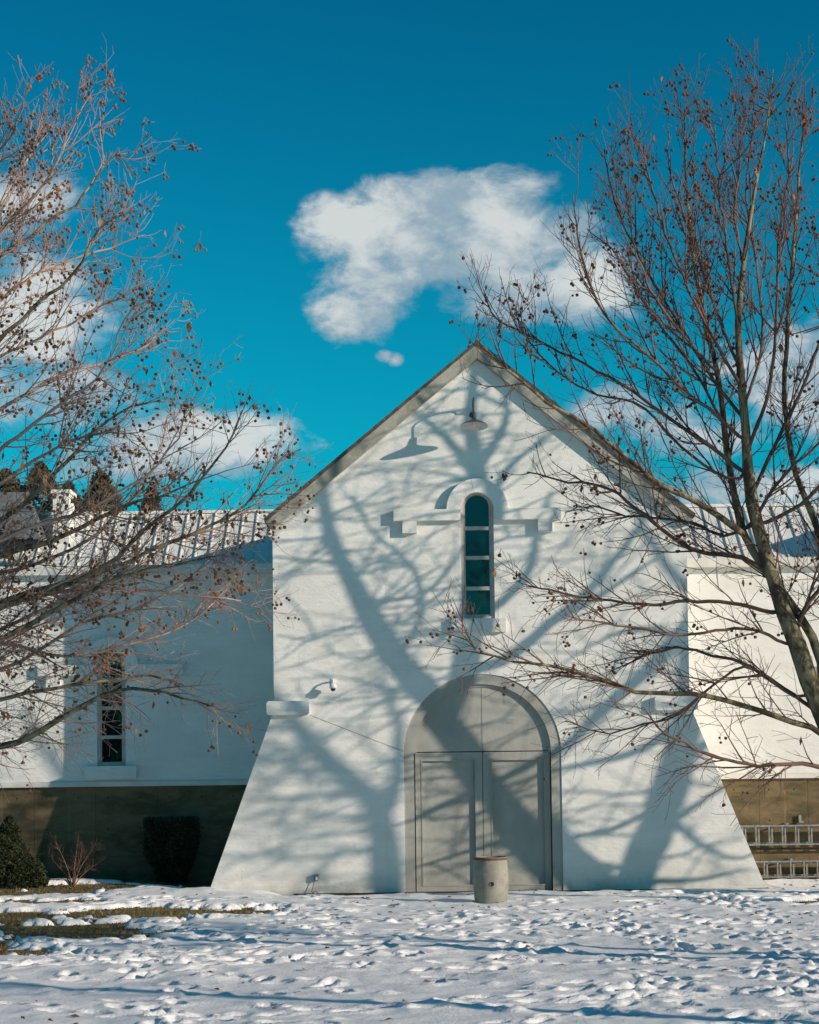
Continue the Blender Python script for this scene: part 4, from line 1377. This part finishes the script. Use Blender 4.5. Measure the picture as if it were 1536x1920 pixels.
def bare_shrub():
    p = at(136, 1652, 36.3)
    x, y, z = p[0], 36.3, .14
    rg = np.random.default_rng(31)
    root = empty('bare_shrub', (x, y, z), 'small bare twiggy shrub with forked stems in the shade of the wing', 'shrub')
    ends = [(-.32, -.1, .9), (.12, .05, 1.0), (.48, -.05, .85), (.62, .1, .55), (-.55, .1, .65), (.25, -.2, .7)]
    Ps, Rs = [], []
    for i, e in enumerate(ends):
        mid = np.array([e[0] * .32, e[1] * .4, e[2] * .42])
        q, r_ = resample([(x, y, z - .05), np.array([x, y, z]) + mid, np.array([x, y, z]) + np.array(e)], 16, .022 if i < 3 else .014, .003)
        V, F = tubes(q[None], r_[None], 6, rg)
        link('stem', np_mesh('stem', V, F, M['twig']), root)
        Ps.append(q); Rs.append(r_)
    P, Rr = np.array(Ps), np.array(Rs)
    a = sprout(P, Rr, rg, .055, .45, 5, .006, .0022, .06, .16, t0=.25)
    b = sprout(a[0], a[1], rg, .07, .2, 3, .0035, .0018, .05, .2, t0=.2)
    V1, F1 = tubes(*a, 3, rg)
    V2, F2 = tubes(*b, 3, rg)
    o = link('twigs', np_mesh('twigs', np.concatenate([V1, V2]), np.concatenate([F1, F2 + len(V1)]), M['twig']), root)
    o['kind'] = 'stuff'


bare_shrub()

for i, (px, top, Y, r, lab) in enumerate([(75, 868, 62, 1.7, 'brown green conifer with a pointed top beyond the left roof'), (188, 885, 60, 1.5, 'darker conifer beyond the left roof nearest the gable side'),
                                          (10, 880, 66, 1.9, 'pale brown conifer at the left edge beyond the roofs'), (285, 908, 64, .9, 'low thin conifer just topping the left roof ridge'), (130, 905, 70, 1.6, 'round topped conifer between two taller ones beyond the left roof')]):
    g = at(px, top, Y)
    leafy('conifer', lab, 'tree', (g[0], Y, 0), cone_shape(g[2] - 2.0, r * 1.9, .3, 2.0, i, .7), 9000, .13, M['ever_far'], 50 + i, ([(g[0], Y, -.1), (g[0], Y, g[2] * .8)], [.22, .05]), 'conifers beyond the left roof')

# wood added behind the viewer to dim the skylight and darken the window reflections
def added_wood():
    rg = np.random.default_rng(77)
    VV, FF, off = [], [], 0
    for k in range(230):
        a = rg.uniform(-1.35, 1.35)
        d = rg.uniform(75, 100)
        x, y = d * math.sin(a), -d * math.cos(a)
        h, r_ = rg.uniform(7.5, 12), rg.uniform(2.2, 3.6)
        n = 260
        z = rg.random(n) ** .9
        b = rg.random(n) * 6.283
        q = r_ * np.sin(np.pi * np.clip(.12 + .86 * z, 0, 1)) ** .7 * (.5 + .5 * rg.random(n) ** .4)
        c = np.stack([x + q * np.cos(b), y + q * np.sin(b), z * h], -1)
        dd = unit(rg.normal(size=(n, 3))); e = unit(np.cross(dd, rg.normal(size=(n, 3))))
        w = .75
        V = np.stack([c - dd * w, c + e * w * .5, c + dd * w, c - e * w * .5], 1).reshape(-1, 3)
        VV.append(V); FF.append(np.arange(4 * n).reshape(-1, 4) + off); off += 4 * n
    o = link('added_woodland', np_mesh('added_woodland', np.concatenate(VV), np.concatenate(FF), M['ever_far'], False))
    tag(o, 'dark wood added behind the viewer to dim the walls and the glass', 'wood', kind='stuff')


added_wood()
